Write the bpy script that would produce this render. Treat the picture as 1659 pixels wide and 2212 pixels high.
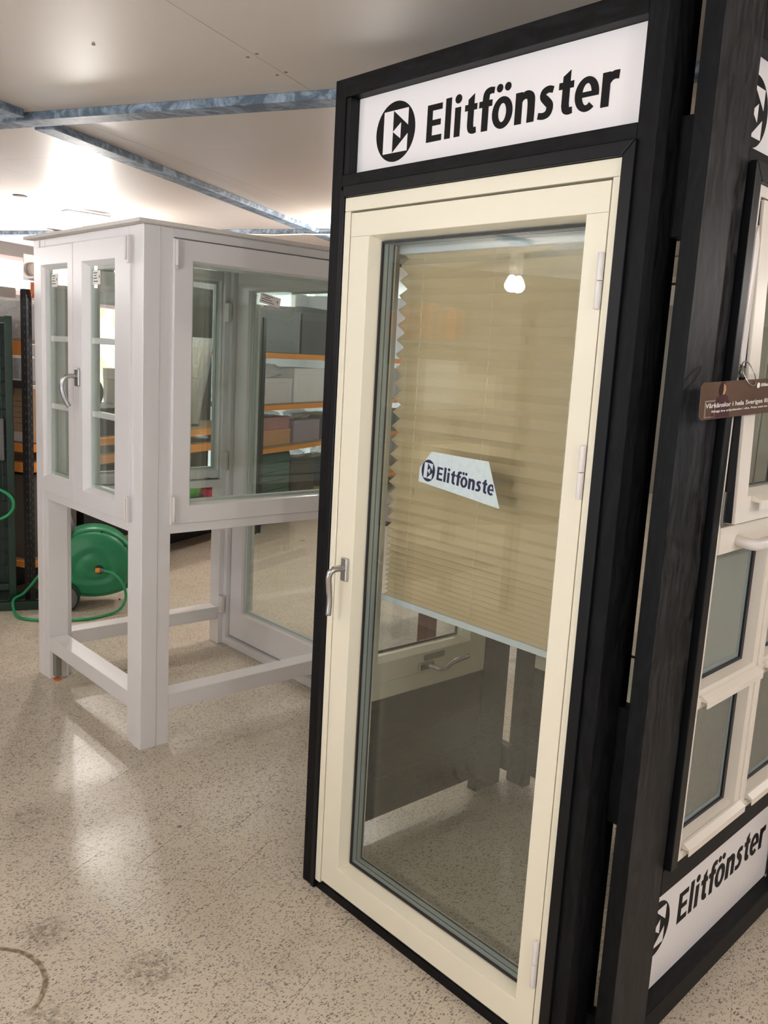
import bpy, bmesh, math, random
from mathutils import Vector, Matrix
random.seed(7)
for o in list(bpy.data.objects): bpy.data.objects.remove(o)
SC = bpy.context.scene; COL = SC.collection
# ------------------------------------------------------------------ camera
cd = bpy.data.cameras.new('camera'); cam = bpy.data.objects.new('camera', cd); COL.objects.link(cam); SC.camera = cam
R_ = Vector((0.74482181, -0.66501657, 0.05471227)); U_ = Vector((0.07553436, 0.16549803, 0.98331326)); F_ = Vector((0.66297439, 0.7282605, -0.17349814))
cam.matrix_world = Matrix(((R_.x, U_.x, -F_.x, 0), (R_.y, U_.y, -F_.y, 0), (R_.z, U_.z, -F_.z, 1.68957), (0, 0, 0, 1)))
cd.sensor_fit = 'VERTICAL'; cd.sensor_height = 24.0; cd.lens = 24.0 * 1897.69 / 2212; cd.clip_start = .02; cd.clip_end = 60
# ------------------------------------------------------------------ world, exposure
w = bpy.data.worlds.new('sky'); SC.world = w; w.use_nodes = True
w.node_tree.nodes['Background'].inputs[0].default_value = (.75, .87, 1, 1); w.node_tree.nodes['Background'].inputs[1].default_value = 5.0
SC.view_settings.view_transform = 'Standard'; SC.view_settings.look = 'None'; SC.view_settings.gamma = 1
SC.view_settings.use_curve_mapping = False; SC.view_settings.exposure = 1.55
SC.cycles.transparent_max_bounces = 24; SC.cycles.max_bounces = 8; SC.cycles.sample_clamp_indirect = 6
LAMP = 190.0      # radiance of a bulb
# lamp positions (bulb centres)
LAMPS = [(2.70, 6.25, 2.33, 1.0), (3.12, 7.62, 2.33, .8), (4.10, 4.78, 2.35, 1.0), (-1.78, 4.35, 2.26, 1.1), (-1.30, 1.30, 2.3, 1.1),
         (0.20, -1.60, 2.3, 1.0), (2.75, -1.55, 2.3, 1.1), (6.8, .1, 2.3, .8), (7.2, 6.2, 2.3, .9), (-.3, 7.6, 2.3, .7)]  # bulbs beside and behind the camera are unseen, added to light the booth
A = math.radians(24.5); E1 = Vector((math.cos(A), math.sin(A), 0)); N1 = Vector((-math.sin(A), math.cos(A), 0))
def en(e, n, z=0): return E1 * e + N1 * n + Vector((0, 0, z))
# ------------------------------------------------------------------ materials
def lin(c): return tuple((x / 255 / 12.92 if x / 255 <= .04045 else ((x / 255 + .055) / 1.055) ** 2.4) for x in c) + (1,)
MAT = {}
def mat(name, c=(200, 200, 200), r=.5, metal=0, spec=.5, srgb=True, bump=0, bscale=60, vary=0, emit=0, trans=0):
    if name in MAT: return MAT[name]
    m = bpy.data.materials.new(name); m.use_nodes = True; nt = m.node_tree; b = nt.nodes['Principled BSDF']
    col = lin(c) if srgb else tuple(c) + (1,)
    b.inputs['Base Color'].default_value = col; b.inputs['Roughness'].default_value = r; b.inputs['Metallic'].default_value = metal
    b.inputs['Specular IOR Level'].default_value = spec
    if emit: b.inputs['Emission Color'].default_value = col; b.inputs['Emission Strength'].default_value = emit
    if vary or bump:
        geo = nt.nodes.new('ShaderNodeNewGeometry'); nz = nt.nodes.new('ShaderNodeTexNoise'); nz.inputs['Scale'].default_value = bscale; nz.inputs['Detail'].default_value = 4
        nt.links.new(geo.outputs['Position'], nz.inputs['Vector'])
        if vary:
            mx = nt.nodes.new('ShaderNodeMix'); mx.data_type = 'RGBA'
            mx.inputs[6].default_value = tuple(x * (1 - vary) for x in col[:3]) + (1,); mx.inputs[7].default_value = tuple(min(1, x * (1 + vary)) for x in col[:3]) + (1,)
            nt.links.new(nz.outputs['Fac'], mx.inputs[0]); nt.links.new(mx.outputs[2], b.inputs['Base Color'])
        if bump:
            bp = nt.nodes.new('ShaderNodeBump'); bp.inputs['Strength'].default_value = bump; bp.inputs['Distance'].default_value = .002
            nt.links.new(nz.outputs['Fac'], bp.inputs['Height']); nt.links.new(bp.outputs['Normal'], b.inputs['Normal'])
    MAT[name] = m; return m
def glass(name, tint=(.965, .985, .975), rough=0.0, ior=1.5, bump=0):
    m = bpy.data.materials.new(name); m.use_nodes = True; nt = m.node_tree; nt.nodes.clear()
    out = nt.nodes.new('ShaderNodeOutputMaterial'); mx = nt.nodes.new('ShaderNodeMixShader'); t = nt.nodes.new('ShaderNodeBsdfTransparent'); g = nt.nodes.new('ShaderNodeBsdfGlossy'); f = nt.nodes.new('ShaderNodeFresnel')
    t.inputs[0].default_value = tint + (1,); g.inputs['Roughness'].default_value = rough; g.inputs[0].default_value = (.95, .97, .96, 1); f.inputs[0].default_value = ior
    # the same reflectance from either side of the thin pane
    geo = nt.nodes.new('ShaderNodeNewGeometry'); vm = nt.nodes.new('ShaderNodeVectorMath'); vm.operation = 'DOT_PRODUCT'
    nt.links.new(geo.outputs['Incoming'], vm.inputs[0]); nt.links.new(geo.outputs['Normal'], vm.inputs[1])
    ab = nt.nodes.new('ShaderNodeMath'); ab.operation = 'ABSOLUTE'; nt.links.new(vm.outputs['Value'], ab.inputs[0])
    s1 = nt.nodes.new('ShaderNodeMath'); s1.operation = 'SUBTRACT'; s1.inputs[0].default_value = 1; nt.links.new(ab.outputs[0], s1.inputs[1])
    pw = nt.nodes.new('ShaderNodeMath'); pw.operation = 'POWER'; pw.inputs[1].default_value = 5; nt.links.new(s1.outputs[0], pw.inputs[0])
    ma = nt.nodes.new('ShaderNodeMath'); ma.operation = 'MULTIPLY_ADD'; ma.inputs[1].default_value = .9; ma.inputs[2].default_value = .047; nt.links.new(pw.outputs[0], ma.inputs[0])
    nt.links.new(ma.outputs[0], mx.inputs[0]); nt.links.new(t.outputs[0], mx.inputs[1]); nt.links.new(g.outputs[0], mx.inputs[2]); nt.links.new(mx.outputs[0], out.inputs[0])
    MAT[name] = m; return m
def wood(name, c1, c2, r=.42, axis='z', bump=.5, scale=1.0, knots=True):
    m = bpy.data.materials.new(name); m.use_nodes = True; nt = m.node_tree; b = nt.nodes['Principled BSDF']
    geo = nt.nodes.new('ShaderNodeNewGeometry'); mp = nt.nodes.new('ShaderNodeMapping')
    s = {'z': (55, 55, 1.6), 'x': (1.6, 55, 55), 'y': (55, 1.6, 55)}[axis]
    mp.inputs['Scale'].default_value = tuple(v * scale for v in s); nt.links.new(geo.outputs['Position'], mp.inputs['Vector'])
    # knots push the grain sideways
    n0 = nt.nodes.new('ShaderNodeTexNoise'); n0.inputs['Scale'].default_value = 5; n0.inputs['Detail'].default_value = 2; nt.links.new(geo.outputs['Position'], n0.inputs['Vector'])
    va = nt.nodes.new('ShaderNodeVectorMath'); va.operation = 'MULTIPLY_ADD'; va.inputs[1].default_value = (5, 5, 5)
    nt.links.new(n0.outputs['Color'], va.inputs[0]); nt.links.new(mp.outputs[0], va.inputs[2])
    n1 = nt.nodes.new('ShaderNodeTexNoise'); n1.inputs['Scale'].default_value = 1.2; n1.inputs['Detail'].default_value = 5; n1.inputs['Roughness'].default_value = .65; nt.links.new(va.outputs[0], n1.inputs['Vector'])
    cr = nt.nodes.new('ShaderNodeValToRGB'); cr.color_ramp.elements[0].position = .42; cr.color_ramp.elements[1].position = .64
    cr.color_ramp.elements[0].color = tuple(c1) + (1,); cr.color_ramp.elements[1].color = tuple(c2) + (1,); nt.links.new(n1.outputs['Fac'], cr.inputs[0])
    last = cr.outputs[0]
    if knots:
        mk = nt.nodes.new('ShaderNodeMapping'); mk.inputs['Scale'].default_value = {'z': (5.5, 5.5, 2.2), 'x': (2.2, 5.5, 5.5), 'y': (5.5, 2.2, 5.5)}[axis]; nt.links.new(geo.outputs['Position'], mk.inputs['Vector'])
        vo = nt.nodes.new('ShaderNodeTexVoronoi'); vo.inputs['Scale'].default_value = 1; nt.links.new(mk.outputs[0], vo.inputs['Vector'])
        k = nt.nodes.new('ShaderNodeMapRange'); k.inputs[1].default_value = .03; k.inputs[2].default_value = .13; nt.links.new(vo.outputs['Distance'], k.inputs[0])
        mx = nt.nodes.new('ShaderNodeMix'); mx.data_type = 'RGBA'; mx.inputs[6].default_value = tuple(x * .35 for x in c1) + (1,); nt.links.new(k.outputs[0], mx.inputs[0]); nt.links.new(last, mx.inputs[7]); last = mx.outputs[2]
    nt.links.new(last, b.inputs['Base Color']); b.inputs['Roughness'].default_value = r; b.inputs['Specular IOR Level'].default_value = .16 if c2[0] < .02 else .24 if c2[0] < .06 else .4
    rr = nt.nodes.new('ShaderNodeMapRange'); rr.inputs[3].default_value = r - .08; rr.inputs[4].default_value = r + .15; nt.links.new(n1.outputs['Fac'], rr.inputs[0]); nt.links.new(rr.outputs[0], b.inputs['Roughness'])
    bp = nt.nodes.new('ShaderNodeBump'); bp.inputs['Strength'].default_value = bump; bp.inputs['Distance'].default_value = .001; nt.links.new(n1.outputs['Fac'], bp.inputs['Height']); nt.links.new(bp.outputs[0], b.inputs['Normal'])
    MAT[name] = m; return m
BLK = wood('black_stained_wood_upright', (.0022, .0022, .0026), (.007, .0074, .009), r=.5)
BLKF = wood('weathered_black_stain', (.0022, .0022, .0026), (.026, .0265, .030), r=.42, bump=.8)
BLKY = wood('black_stained_wood_across', (.0022, .0022, .0026), (.009, .0095, .011), r=.45, axis='y')
BLKX = wood('black_stained_wood_along', (.0022, .0022, .0026), (.010, .010, .012), r=.45, axis='x')
TRM = mat('black_painted_trim', (.0045, .0052, .0065), .36, srgb=False, bump=.05, spec=.24)
CREAM = mat('cream_white_paint', (236, 229, 208), .32, bump=.04, bscale=250)
WHT = mat('cool_white_window_paint', (231, 228, 228), .3, bump=.03, bscale=200)
WHT2 = mat('warm_white_window_paint', (232, 224, 212), .3, bump=.03, bscale=200)
SIGN = mat('white_sign_board', (240, 236, 236), .38)
INK = mat('black_sign_ink', (14, 12, 14), .5, spec=.2)
NAVY = mat('navy_sticker_ink', (24, 24, 62), .4)
CHR = mat('satin_chrome', (190, 188, 188), .27, metal=1)
HNG = mat('white_lacquered_hinge', (226, 220, 216), .3)
RUB = mat('black_rubber_gasket', (14, 16, 24), .4)
SPC = mat('grey_glass_spacer', (152, 165, 166), .35, metal=.3)
GLA = glass('clear_window_glass')
GLB = glass('clear_insulating_glass', tint=(.975, .988, .98))
DRK = mat('dark_board', (14, 13, 13), .6, vary=.3, bscale=8)
ORG = mat('orange_rack_paint', (226, 140, 48), .45)
RCK = mat('black_rack_steel', (22, 22, 24), .4)
CRD = mat('brown_cardboard', (176, 148, 118), .8, vary=.08, bscale=12)
PLS = None
def plastic_wrap():
    m = bpy.data.materials.new('clear_plastic_wrap'); m.use_nodes = True; nt = m.node_tree; nt.nodes.clear()
    out = nt.nodes.new('ShaderNodeOutputMaterial'); mx = nt.nodes.new('ShaderNodeMixShader'); t = nt.nodes.new('ShaderNodeBsdfTransparent'); g = nt.nodes.new('ShaderNodeBsdfPrincipled')
    g.inputs['Base Color'].default_value = (.75, .76, .78, 1); g.inputs['Roughness'].default_value = .12
    geo = nt.nodes.new('ShaderNodeNewGeometry'); nz = nt.nodes.new('ShaderNodeTexNoise'); nz.inputs['Scale'].default_value = 22; nz.inputs['Distortion'].default_value = 1.4; nt.links.new(geo.outputs['Position'], nz.inputs['Vector'])
    bp = nt.nodes.new('ShaderNodeBump'); bp.inputs['Strength'].default_value = 1; bp.inputs['Distance'].default_value = .02; nt.links.new(nz.outputs['Fac'], bp.inputs['Height']); nt.links.new(bp.outputs[0], g.inputs['Normal'])
    mx.inputs[0].default_value = .42; nt.links.new(t.outputs[0], mx.inputs[1]); nt.links.new(g.outputs[0], mx.inputs[2]); nt.links.new(mx.outputs[0], out.inputs[0]); return m
PLS = plastic_wrap()
def frosted(name, c, bump, bscale):
    m = bpy.data.materials.new(name); m.use_nodes = True; nt = m.node_tree; nt.nodes.clear()
    out = nt.nodes.new('ShaderNodeOutputMaterial'); mx = nt.nodes.new('ShaderNodeMixShader'); t = nt.nodes.new('ShaderNodeBsdfTranslucent'); g = nt.nodes.new('ShaderNodeBsdfPrincipled')
    t.inputs[0].default_value = c + (1,); g.inputs['Base Color'].default_value = tuple(x * .55 for x in c) + (1,); g.inputs['Roughness'].default_value = .3
    geo = nt.nodes.new('ShaderNodeNewGeometry'); nz = nt.nodes.new('ShaderNodeTexNoise'); nz.inputs['Scale'].default_value = bscale; nt.links.new(geo.outputs['Position'], nz.inputs['Vector'])
    bp = nt.nodes.new('ShaderNodeBump'); bp.inputs['Strength'].default_value = bump; bp.inputs['Distance'].default_value = .004; nt.links.new(nz.outputs['Fac'], bp.inputs['Height'])
    nt.links.new(bp.outputs[0], g.inputs['Normal']); nt.links.new(bp.outputs[0], t.inputs['Normal'])
    mx.inputs[0].default_value = .6; nt.links.new(t.outputs[0], mx.inputs[1]); nt.links.new(g.outputs[0], mx.inputs[2]); nt.links.new(mx.outputs[0], out.inputs[0]); MAT[name] = m; return m
FR1 = frosted('frosted_pane', (.70, .74, .68), .1, 90); FR2 = frosted('hammered_pane', (.64, .64, .56), 1.6, 170)
def blind_mat():
    m = bpy.data.materials.new('beige_pleated_fabric'); m.use_nodes = True; nt = m.node_tree; nt.nodes.clear()
    out = nt.nodes.new('ShaderNodeOutputMaterial'); mx = nt.nodes.new('ShaderNodeMixShader'); t = nt.nodes.new('ShaderNodeBsdfTranslucent'); g = nt.nodes.new('ShaderNodeBsdfDiffuse')
    c = lin((222, 203, 170)); t.inputs[0].default_value = c; g.inputs[0].default_value = c; mx.inputs[0].default_value = 1.0
    nt.links.new(t.outputs[0], mx.inputs[1]); nt.links.new(g.outputs[0], mx.inputs[2]); nt.links.new(mx.outputs[0], out.inputs[0]); return m
BLIND = blind_mat()
def floor_mat():
    m = bpy.data.materials.new('speckled_vinyl_tile'); m.use_nodes = True; nt = m.node_tree; b = nt.nodes['Principled BSDF']; L = nt.links.new
    geo = nt.nodes.new('ShaderNodeNewGeometry'); P = geo.outputs['Position']
    def nz(s, d=3, src=P):
        n = nt.nodes.new('ShaderNodeTexNoise'); n.inputs['Scale'].default_value = s; n.inputs['Detail'].default_value = d; L(src, n.inputs['Vector']); return n
    def rng(src, a, b_, c=0, d=1):
        r = nt.nodes.new('ShaderNodeMapRange'); r.inputs[1].default_value = a; r.inputs[2].default_value = b_; r.inputs[3].default_value = c; r.inputs[4].default_value = d; L(src, r.inputs[0]); return r.outputs[0]
    def mul(a, b_):
        k = nt.nodes.new('ShaderNodeMath'); k.operation = 'MULTIPLY'; L(a, k.inputs[0]); (L(b_, k.inputs[1]) if not isinstance(b_, float) else setattr(k.inputs[1], 'default_value', b_)); return k.outputs[0]
    def mix(f, c1, c2):
        k = nt.nodes.new('ShaderNodeMix'); k.data_type = 'RGBA'; L(f, k.inputs[0])
        for i, c in ((6, c1), (7, c2)):
            if isinstance(c, tuple): k.inputs[i].default_value = c
            else: L(c, k.inputs[i])
        return k.outputs[2]
    base = mix(rng(nz(1.7, 4).outputs['Fac'], .3, .7), lin((204, 193, 174)), lin((214, 203, 186)))
    # small angular chips, stretched and bent by noise
    mp = nt.nodes.new('ShaderNodeVectorMath'); mp.operation = 'MULTIPLY_ADD'; mp.inputs[1].default_value = (.012, .012, 0); L(nz(70, 2).outputs['Color'], mp.inputs[0]); L(P, mp.inputs[2])
    col = base
    for sc, thr, c, ns in ((88, .40, (124, 113, 104), 9), (150, .42, (142, 124, 104), 14), (115, .38, (110, 103, 108), 6)):
        st = nt.nodes.new('ShaderNodeMapping'); st.inputs['Scale'].default_value = (1, 1.7, 0); st.inputs['Rotation'].default_value = (0, 0, sc * .01); L(mp.outputs[0], st.inputs['Vector'])
        v = nt.nodes.new('ShaderNodeTexVoronoi'); v.inputs['Scale'].default_value = sc; v.inputs['Randomness'].default_value = 1; L(st.outputs[0], v.inputs['Vector'])
        # size of each chip differs by cell
        sep = nt.nodes.new('ShaderNodeSeparateColor'); L(v.outputs['Color'], sep.inputs[0])
        s = nt.nodes.new('ShaderNodeMath'); s.operation = 'SUBTRACT'; L(rng(sep.outputs[0], .25, 1, -.12, thr + .12), s.inputs[0]); L(v.outputs['Distance'], s.inputs[1])
        col = mix(mul(rng(s.outputs[0], -.01, .03), rng(nz(ns).outputs['Fac'], .3, .62, .35, 1)), col, lin(c))
    # scattered grime, and the curved scuff and dark spots of the place
    g = rng(nz(3.1, 6).outputs['Fac'], .56, .85, 0, .30); col = mix(g, col, lin((128, 108, 84)))
    def dist(x, y):
        k = nt.nodes.new('ShaderNodeVectorMath'); k.operation = 'DISTANCE'; L(P, k.inputs[0]); k.inputs[1].default_value = (x, y, 0); return k.outputs['Value']
    def band(d, r0, wd):
        a = nt.nodes.new('ShaderNodeMath'); a.operation = 'SUBTRACT'; L(d, a.inputs[0]); a.inputs[1].default_value = r0
        k = nt.nodes.new('ShaderNodeMath'); k.operation = 'ABSOLUTE'; L(a.outputs[0], k.inputs[0]); return rng(k.outputs[0], wd * .5, wd, 1, 0)
    sx = nt.nodes.new('ShaderNodeSeparateXYZ'); L(P, sx.inputs[0])
    arc = mul(mul(band(dist(.62, 2.17), .180, .010), rng(sx.outputs[0], .70, .74)), rng(nz(28).outputs['Fac'], .32, .52)); col = mix(arc, col, lin((116, 100, 66)))
    for x, y, r0, st_ in ((.86, 2.30, .09, .5), (1.03, 1.97, .10, .55), (.74, 1.95, .10, .5), (1.06, 2.95, .12, .3), (1.452, 2.585, .014, .8), (1.475, 2.560, .014, .8), (1.30, 3.30, .016, .7), (1.66, 2.52, .02, .4), (1.8, 2.6, .018, .6)):
        k = mul(rng(dist(x, y), r0 * .35, r0, 1, 0), rng(nz(45).outputs['Fac'], .40, .6)); col = mix(mul(k, st_), col, lin((84, 66, 52)))
    L(col, b.inputs['Base Color'])
    L(rng(nz(2.2, 5).outputs['Fac'], .2, .8, .25, .39), b.inputs['Roughness']); b.inputs['Specular IOR Level'].default_value = .5
    bp = nt.nodes.new('ShaderNodeBump'); bp.inputs['Strength'].default_value = .14; bp.inputs['Distance'].default_value = .004; L(nz(4.5, 4).outputs['Fac'], bp.inputs['Height']); L(bp.outputs[0], b.inputs['Normal'])
    return m
FLOOR = floor_mat()
# ------------------------------------------------------------------ mesh helpers
def B(): return bmesh.new()
def box(bm, x0, x1, y0, y1, z0, z1, M=None):
    vs = [bm.verts.new(Vector((x, y, z)) if M is None else M @ Vector((x, y, z))) for x in (x0, x1) for y in (y0, y1) for z in (z0, z1)]
    for f in ((0, 1, 3, 2), (4, 6, 7, 5), (0, 4, 5, 1), (2, 3, 7, 6), (0, 2, 6, 4), (1, 5, 7, 3)): bm.faces.new([vs[i] for i in f])
    return bm
def prism(bm, pts, axis, a0, a1, M=None):
    """extrude a 2-D outline along an axis ('x','y','z')"""
    def v(p, a):
        c = {'x': (a, p[0], p[1]), 'y': (p[0], a, p[1]), 'z': (p[0], p[1], a)}[axis]; c = Vector(c); return bm.verts.new(M @ c if M else c)
    lo = [v(p, a0) for p in pts]; hi = [v(p, a1) for p in pts]; n = len(pts)
    for i in range(n): bm.faces.new((lo[i], lo[(i + 1) % n], hi[(i + 1) % n], hi[i]))
    bm.faces.new(lo[::-1]); bm.faces.new(hi); return bm
def tube(bm, pts, r, seg=10, cap=True, smooth=True):
    pts = [Vector(p) for p in pts]; rs = r if isinstance(r, (list, tuple)) else [r] * len(pts); rings = []; up = None
    for i, p in enumerate(pts):
        d = (pts[min(i + 1, len(pts) - 1)] - pts[max(i - 1, 0)]).normalized()
        if up is None: up = Vector((0, 0, 1)) if abs(d.z) < .9 else Vector((1, 0, 0))
        a = d.cross(up).normalized(); up = a.cross(d).normalized()
        rings.append([bm.verts.new(p + (a * math.cos(t) + up * math.sin(t)) * rs[i]) for t in [2 * math.pi * k / seg for k in range(seg)]])
    for i in range(len(rings) - 1):
        for k in range(seg):
            f = bm.faces.new((rings[i][k], rings[i][(k + 1) % seg], rings[i + 1][(k + 1) % seg], rings[i + 1][k])); f.smooth = smooth
    if cap: bm.faces.new(rings[0][::-1]); bm.faces.new(rings[-1])
    return bm
def curve(pts, n=6, closed=False):
    """Catmull-Rom through the points"""
    P = [Vector(p) for p in pts]; out = []; N = len(P)
    for i in range(N if closed else N - 1):
        if closed: a, b, c, d = P[i - 1], P[i], P[(i + 1) % N], P[(i + 2) % N]
        else: a, b, c, d = P[max(i - 1, 0)], P[i], P[i + 1], P[min(i + 2, N - 1)]
        for k in range(n):
            t = k / n; out.append(.5 * ((2 * b) + (c - a) * t + (2 * a - 5 * b + 4 * c - d) * t * t + (3 * b - a - 3 * c + d) * t ** 3))
    if not closed: out.append(P[-1])
    return out
def root(name, loc, label=None, cat=None, group=None, rz=0, kind=None):
    o = bpy.data.objects.new(name, None); o.location = loc; o.rotation_euler = (0, 0, rz); o.empty_display_size = .1; COL.objects.link(o)
    tag(o, label, cat, group, kind); return o
def tag(o, label=None, cat=None, group=None, kind=None):
    for k, v in (('label', label), ('category', cat), ('group', group), ('kind', kind)):
        if v: o[k] = v
    return o
def top_of(o):
    while o.parent: o = o.parent
    return o
def put(name, bm, m, parent=None, bevel=0.0, local=False, seg=2, label=None, org=None, smooth=False):
    """link one mesh object; verts are in world coords (unless local) and shifted to the parent's or own origin"""
    bmesh.ops.recalc_face_normals(bm, faces=bm.faces[:])
    me = bpy.data.meshes.new(name)
    off = Vector((0, 0, 0))
    if not local:
        if parent: off = top_of(parent).location.copy()
        elif org is not None: off = Vector(org)
        bmesh.ops.translate(bm, verts=bm.verts[:], vec=-off)
    bm.to_mesh(me); bm.free(); me.materials.append(m)
    o = bpy.data.objects.new(name, me); COL.objects.link(o)
    if parent: o.parent = parent
    elif not local and org is not None: o.location = off
    if smooth:
        for p in me.polygons: p.use_smooth = True
    if bevel:
        b = o.modifiers.new('edge', 'BEVEL'); b.width = bevel; b.segments = seg; b.limit_method = 'ANGLE'; b.angle_limit = math.radians(40)
    if label: o['label'] = label
    return o
def ring_x(bm, x0, x1, Y0, Y1, Z0, Z1, y0, y1, z0, z1, M=None):
    """frame lying in a YZ plane, outer Y0..Z1, hole y0..z1"""
    o = [(Y0, Z0), (Y1, Z0), (Y1, Z1), (Y0, Z1)]; i = [(y0, z0), (y1, z0), (y1, z1), (y0, z1)]
    V = [[bm.verts.new((M or Matrix()) @ Vector((x, p[0], p[1]))) for p in q] for x in (x0, x1) for q in (o, i)]
    for k in range(4):
        j = (k + 1) % 4
        bm.faces.new((V[0][k], V[0][j], V[1][j], V[1][k])); bm.faces.new((V[2][j], V[2][k], V[3][k], V[3][j]))
        bm.faces.new((V[0][j], V[0][k], V[2][k], V[2][j])); bm.faces.new((V[1][k], V[1][j], V[3][j], V[3][k]))
    return bm
SW = Matrix(((0, 1, 0, 0), (1, 0, 0, 0), (0, 0, 1, 0), (0, 0, 0, 1)))      # swaps x and y
def ring_y(bm, y0, y1, X0, X1, Z0, Z1, x0, x1, z0, z1, M=None):
    return ring_x(bm, y0, y1, X0, X1, Z0, Z1, x0, x1, z0, z1, (M or Matrix()) @ SW)
def bev_ring_x(bm, xf, xb, Y0, Y1, Z0, Z1, y0, y1, z0, z1, b, M=None):
    """sash: flat face, then a chamfer of width b into the opening, back at xb"""
    L = [(xf, Y0, Y1, Z0, Z1), (xf, y0, y1, z0, z1), (xf + (xb - xf) * .6, y0 + b, y1 - b, z0 + b, z1 - b), (xb, y0 + b, y1 - b, z0 + b, z1 - b), (xb, Y0, Y1, Z0, Z1)]
    V = [[bm.verts.new((M or Matrix()) @ Vector(p)) for p in ((x, a, c), (x, b_, c), (x, b_, d), (x, a, d))] for x, a, b_, c, d in L]
    for q in range(5):
        for k in range(4):
            j = (k + 1) % 4; bm.faces.new((V[q][k], V[q][j], V[(q + 1) % 5][j], V[(q + 1) % 5][k]))
    return bm
def bev_ring_y(bm, yf, yb, X0, X1, Z0, Z1, x0, x1, z0, z1, b, M=None):
    return bev_ring_x(bm, yf, yb, X0, X1, Z0, Z1, x0, x1, z0, z1, b, (M or Matrix()) @ SW)
def text_bm(body, M, width=None, height=None, offset=.012, thick=.0006, clip=None, shear=0, space=1.0):
    """lettering as a thin mesh; local x right, y up; cap height scaled to height, total width to width"""
    cu = bpy.data.curves.new('lettering', 'FONT'); cu.body = body; cu.size = 1; cu.offset = offset; cu.shear = shear; cu.resolution_u = 5; cu.space_character = space
    ob = bpy.data.objects.new('lettering_source', cu); COL.objects.link(ob)
    bpy.context.view_layer.update(); dg = bpy.context.evaluated_depsgraph_get()
    me = bpy.data.meshes.new_from_object(ob.evaluated_get(dg)); bm = B(); bm.from_mesh(me)
    bpy.data.objects.remove(ob); bpy.data.curves.remove(cu); bpy.data.meshes.remove(me)
    xs = [v.co.x for v in bm.verts]; x0, x1 = min(xs), max(xs); cap = .727
    sy = (height / cap) if height else 1; sx = (width / (x1 - x0)) if width else sy
    for v in bm.verts: v.co = Vector(((v.co.x - x0) * sx, v.co.y * sy, 0))
    bmesh.ops.remove_doubles(bm, verts=bm.verts[:], dist=1e-6)
    if clip: bmesh.ops.bisect_plane(bm, geom=bm.verts[:] + bm.edges[:] + bm.faces[:], plane_co=clip[0], plane_no=clip[1], clear_outer=True)
    r = bmesh.ops.extrude_face_region(bm, geom=bm.faces[:]); bmesh.ops.translate(bm, verts=[g for g in r['geom'] if isinstance(g, bmesh.types.BMVert)], vec=(0, 0, thick))
    for f in bm.faces: f.smooth = False
    bmesh.ops.transform(bm, matrix=M, verts=bm.verts[:]); return bm
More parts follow.
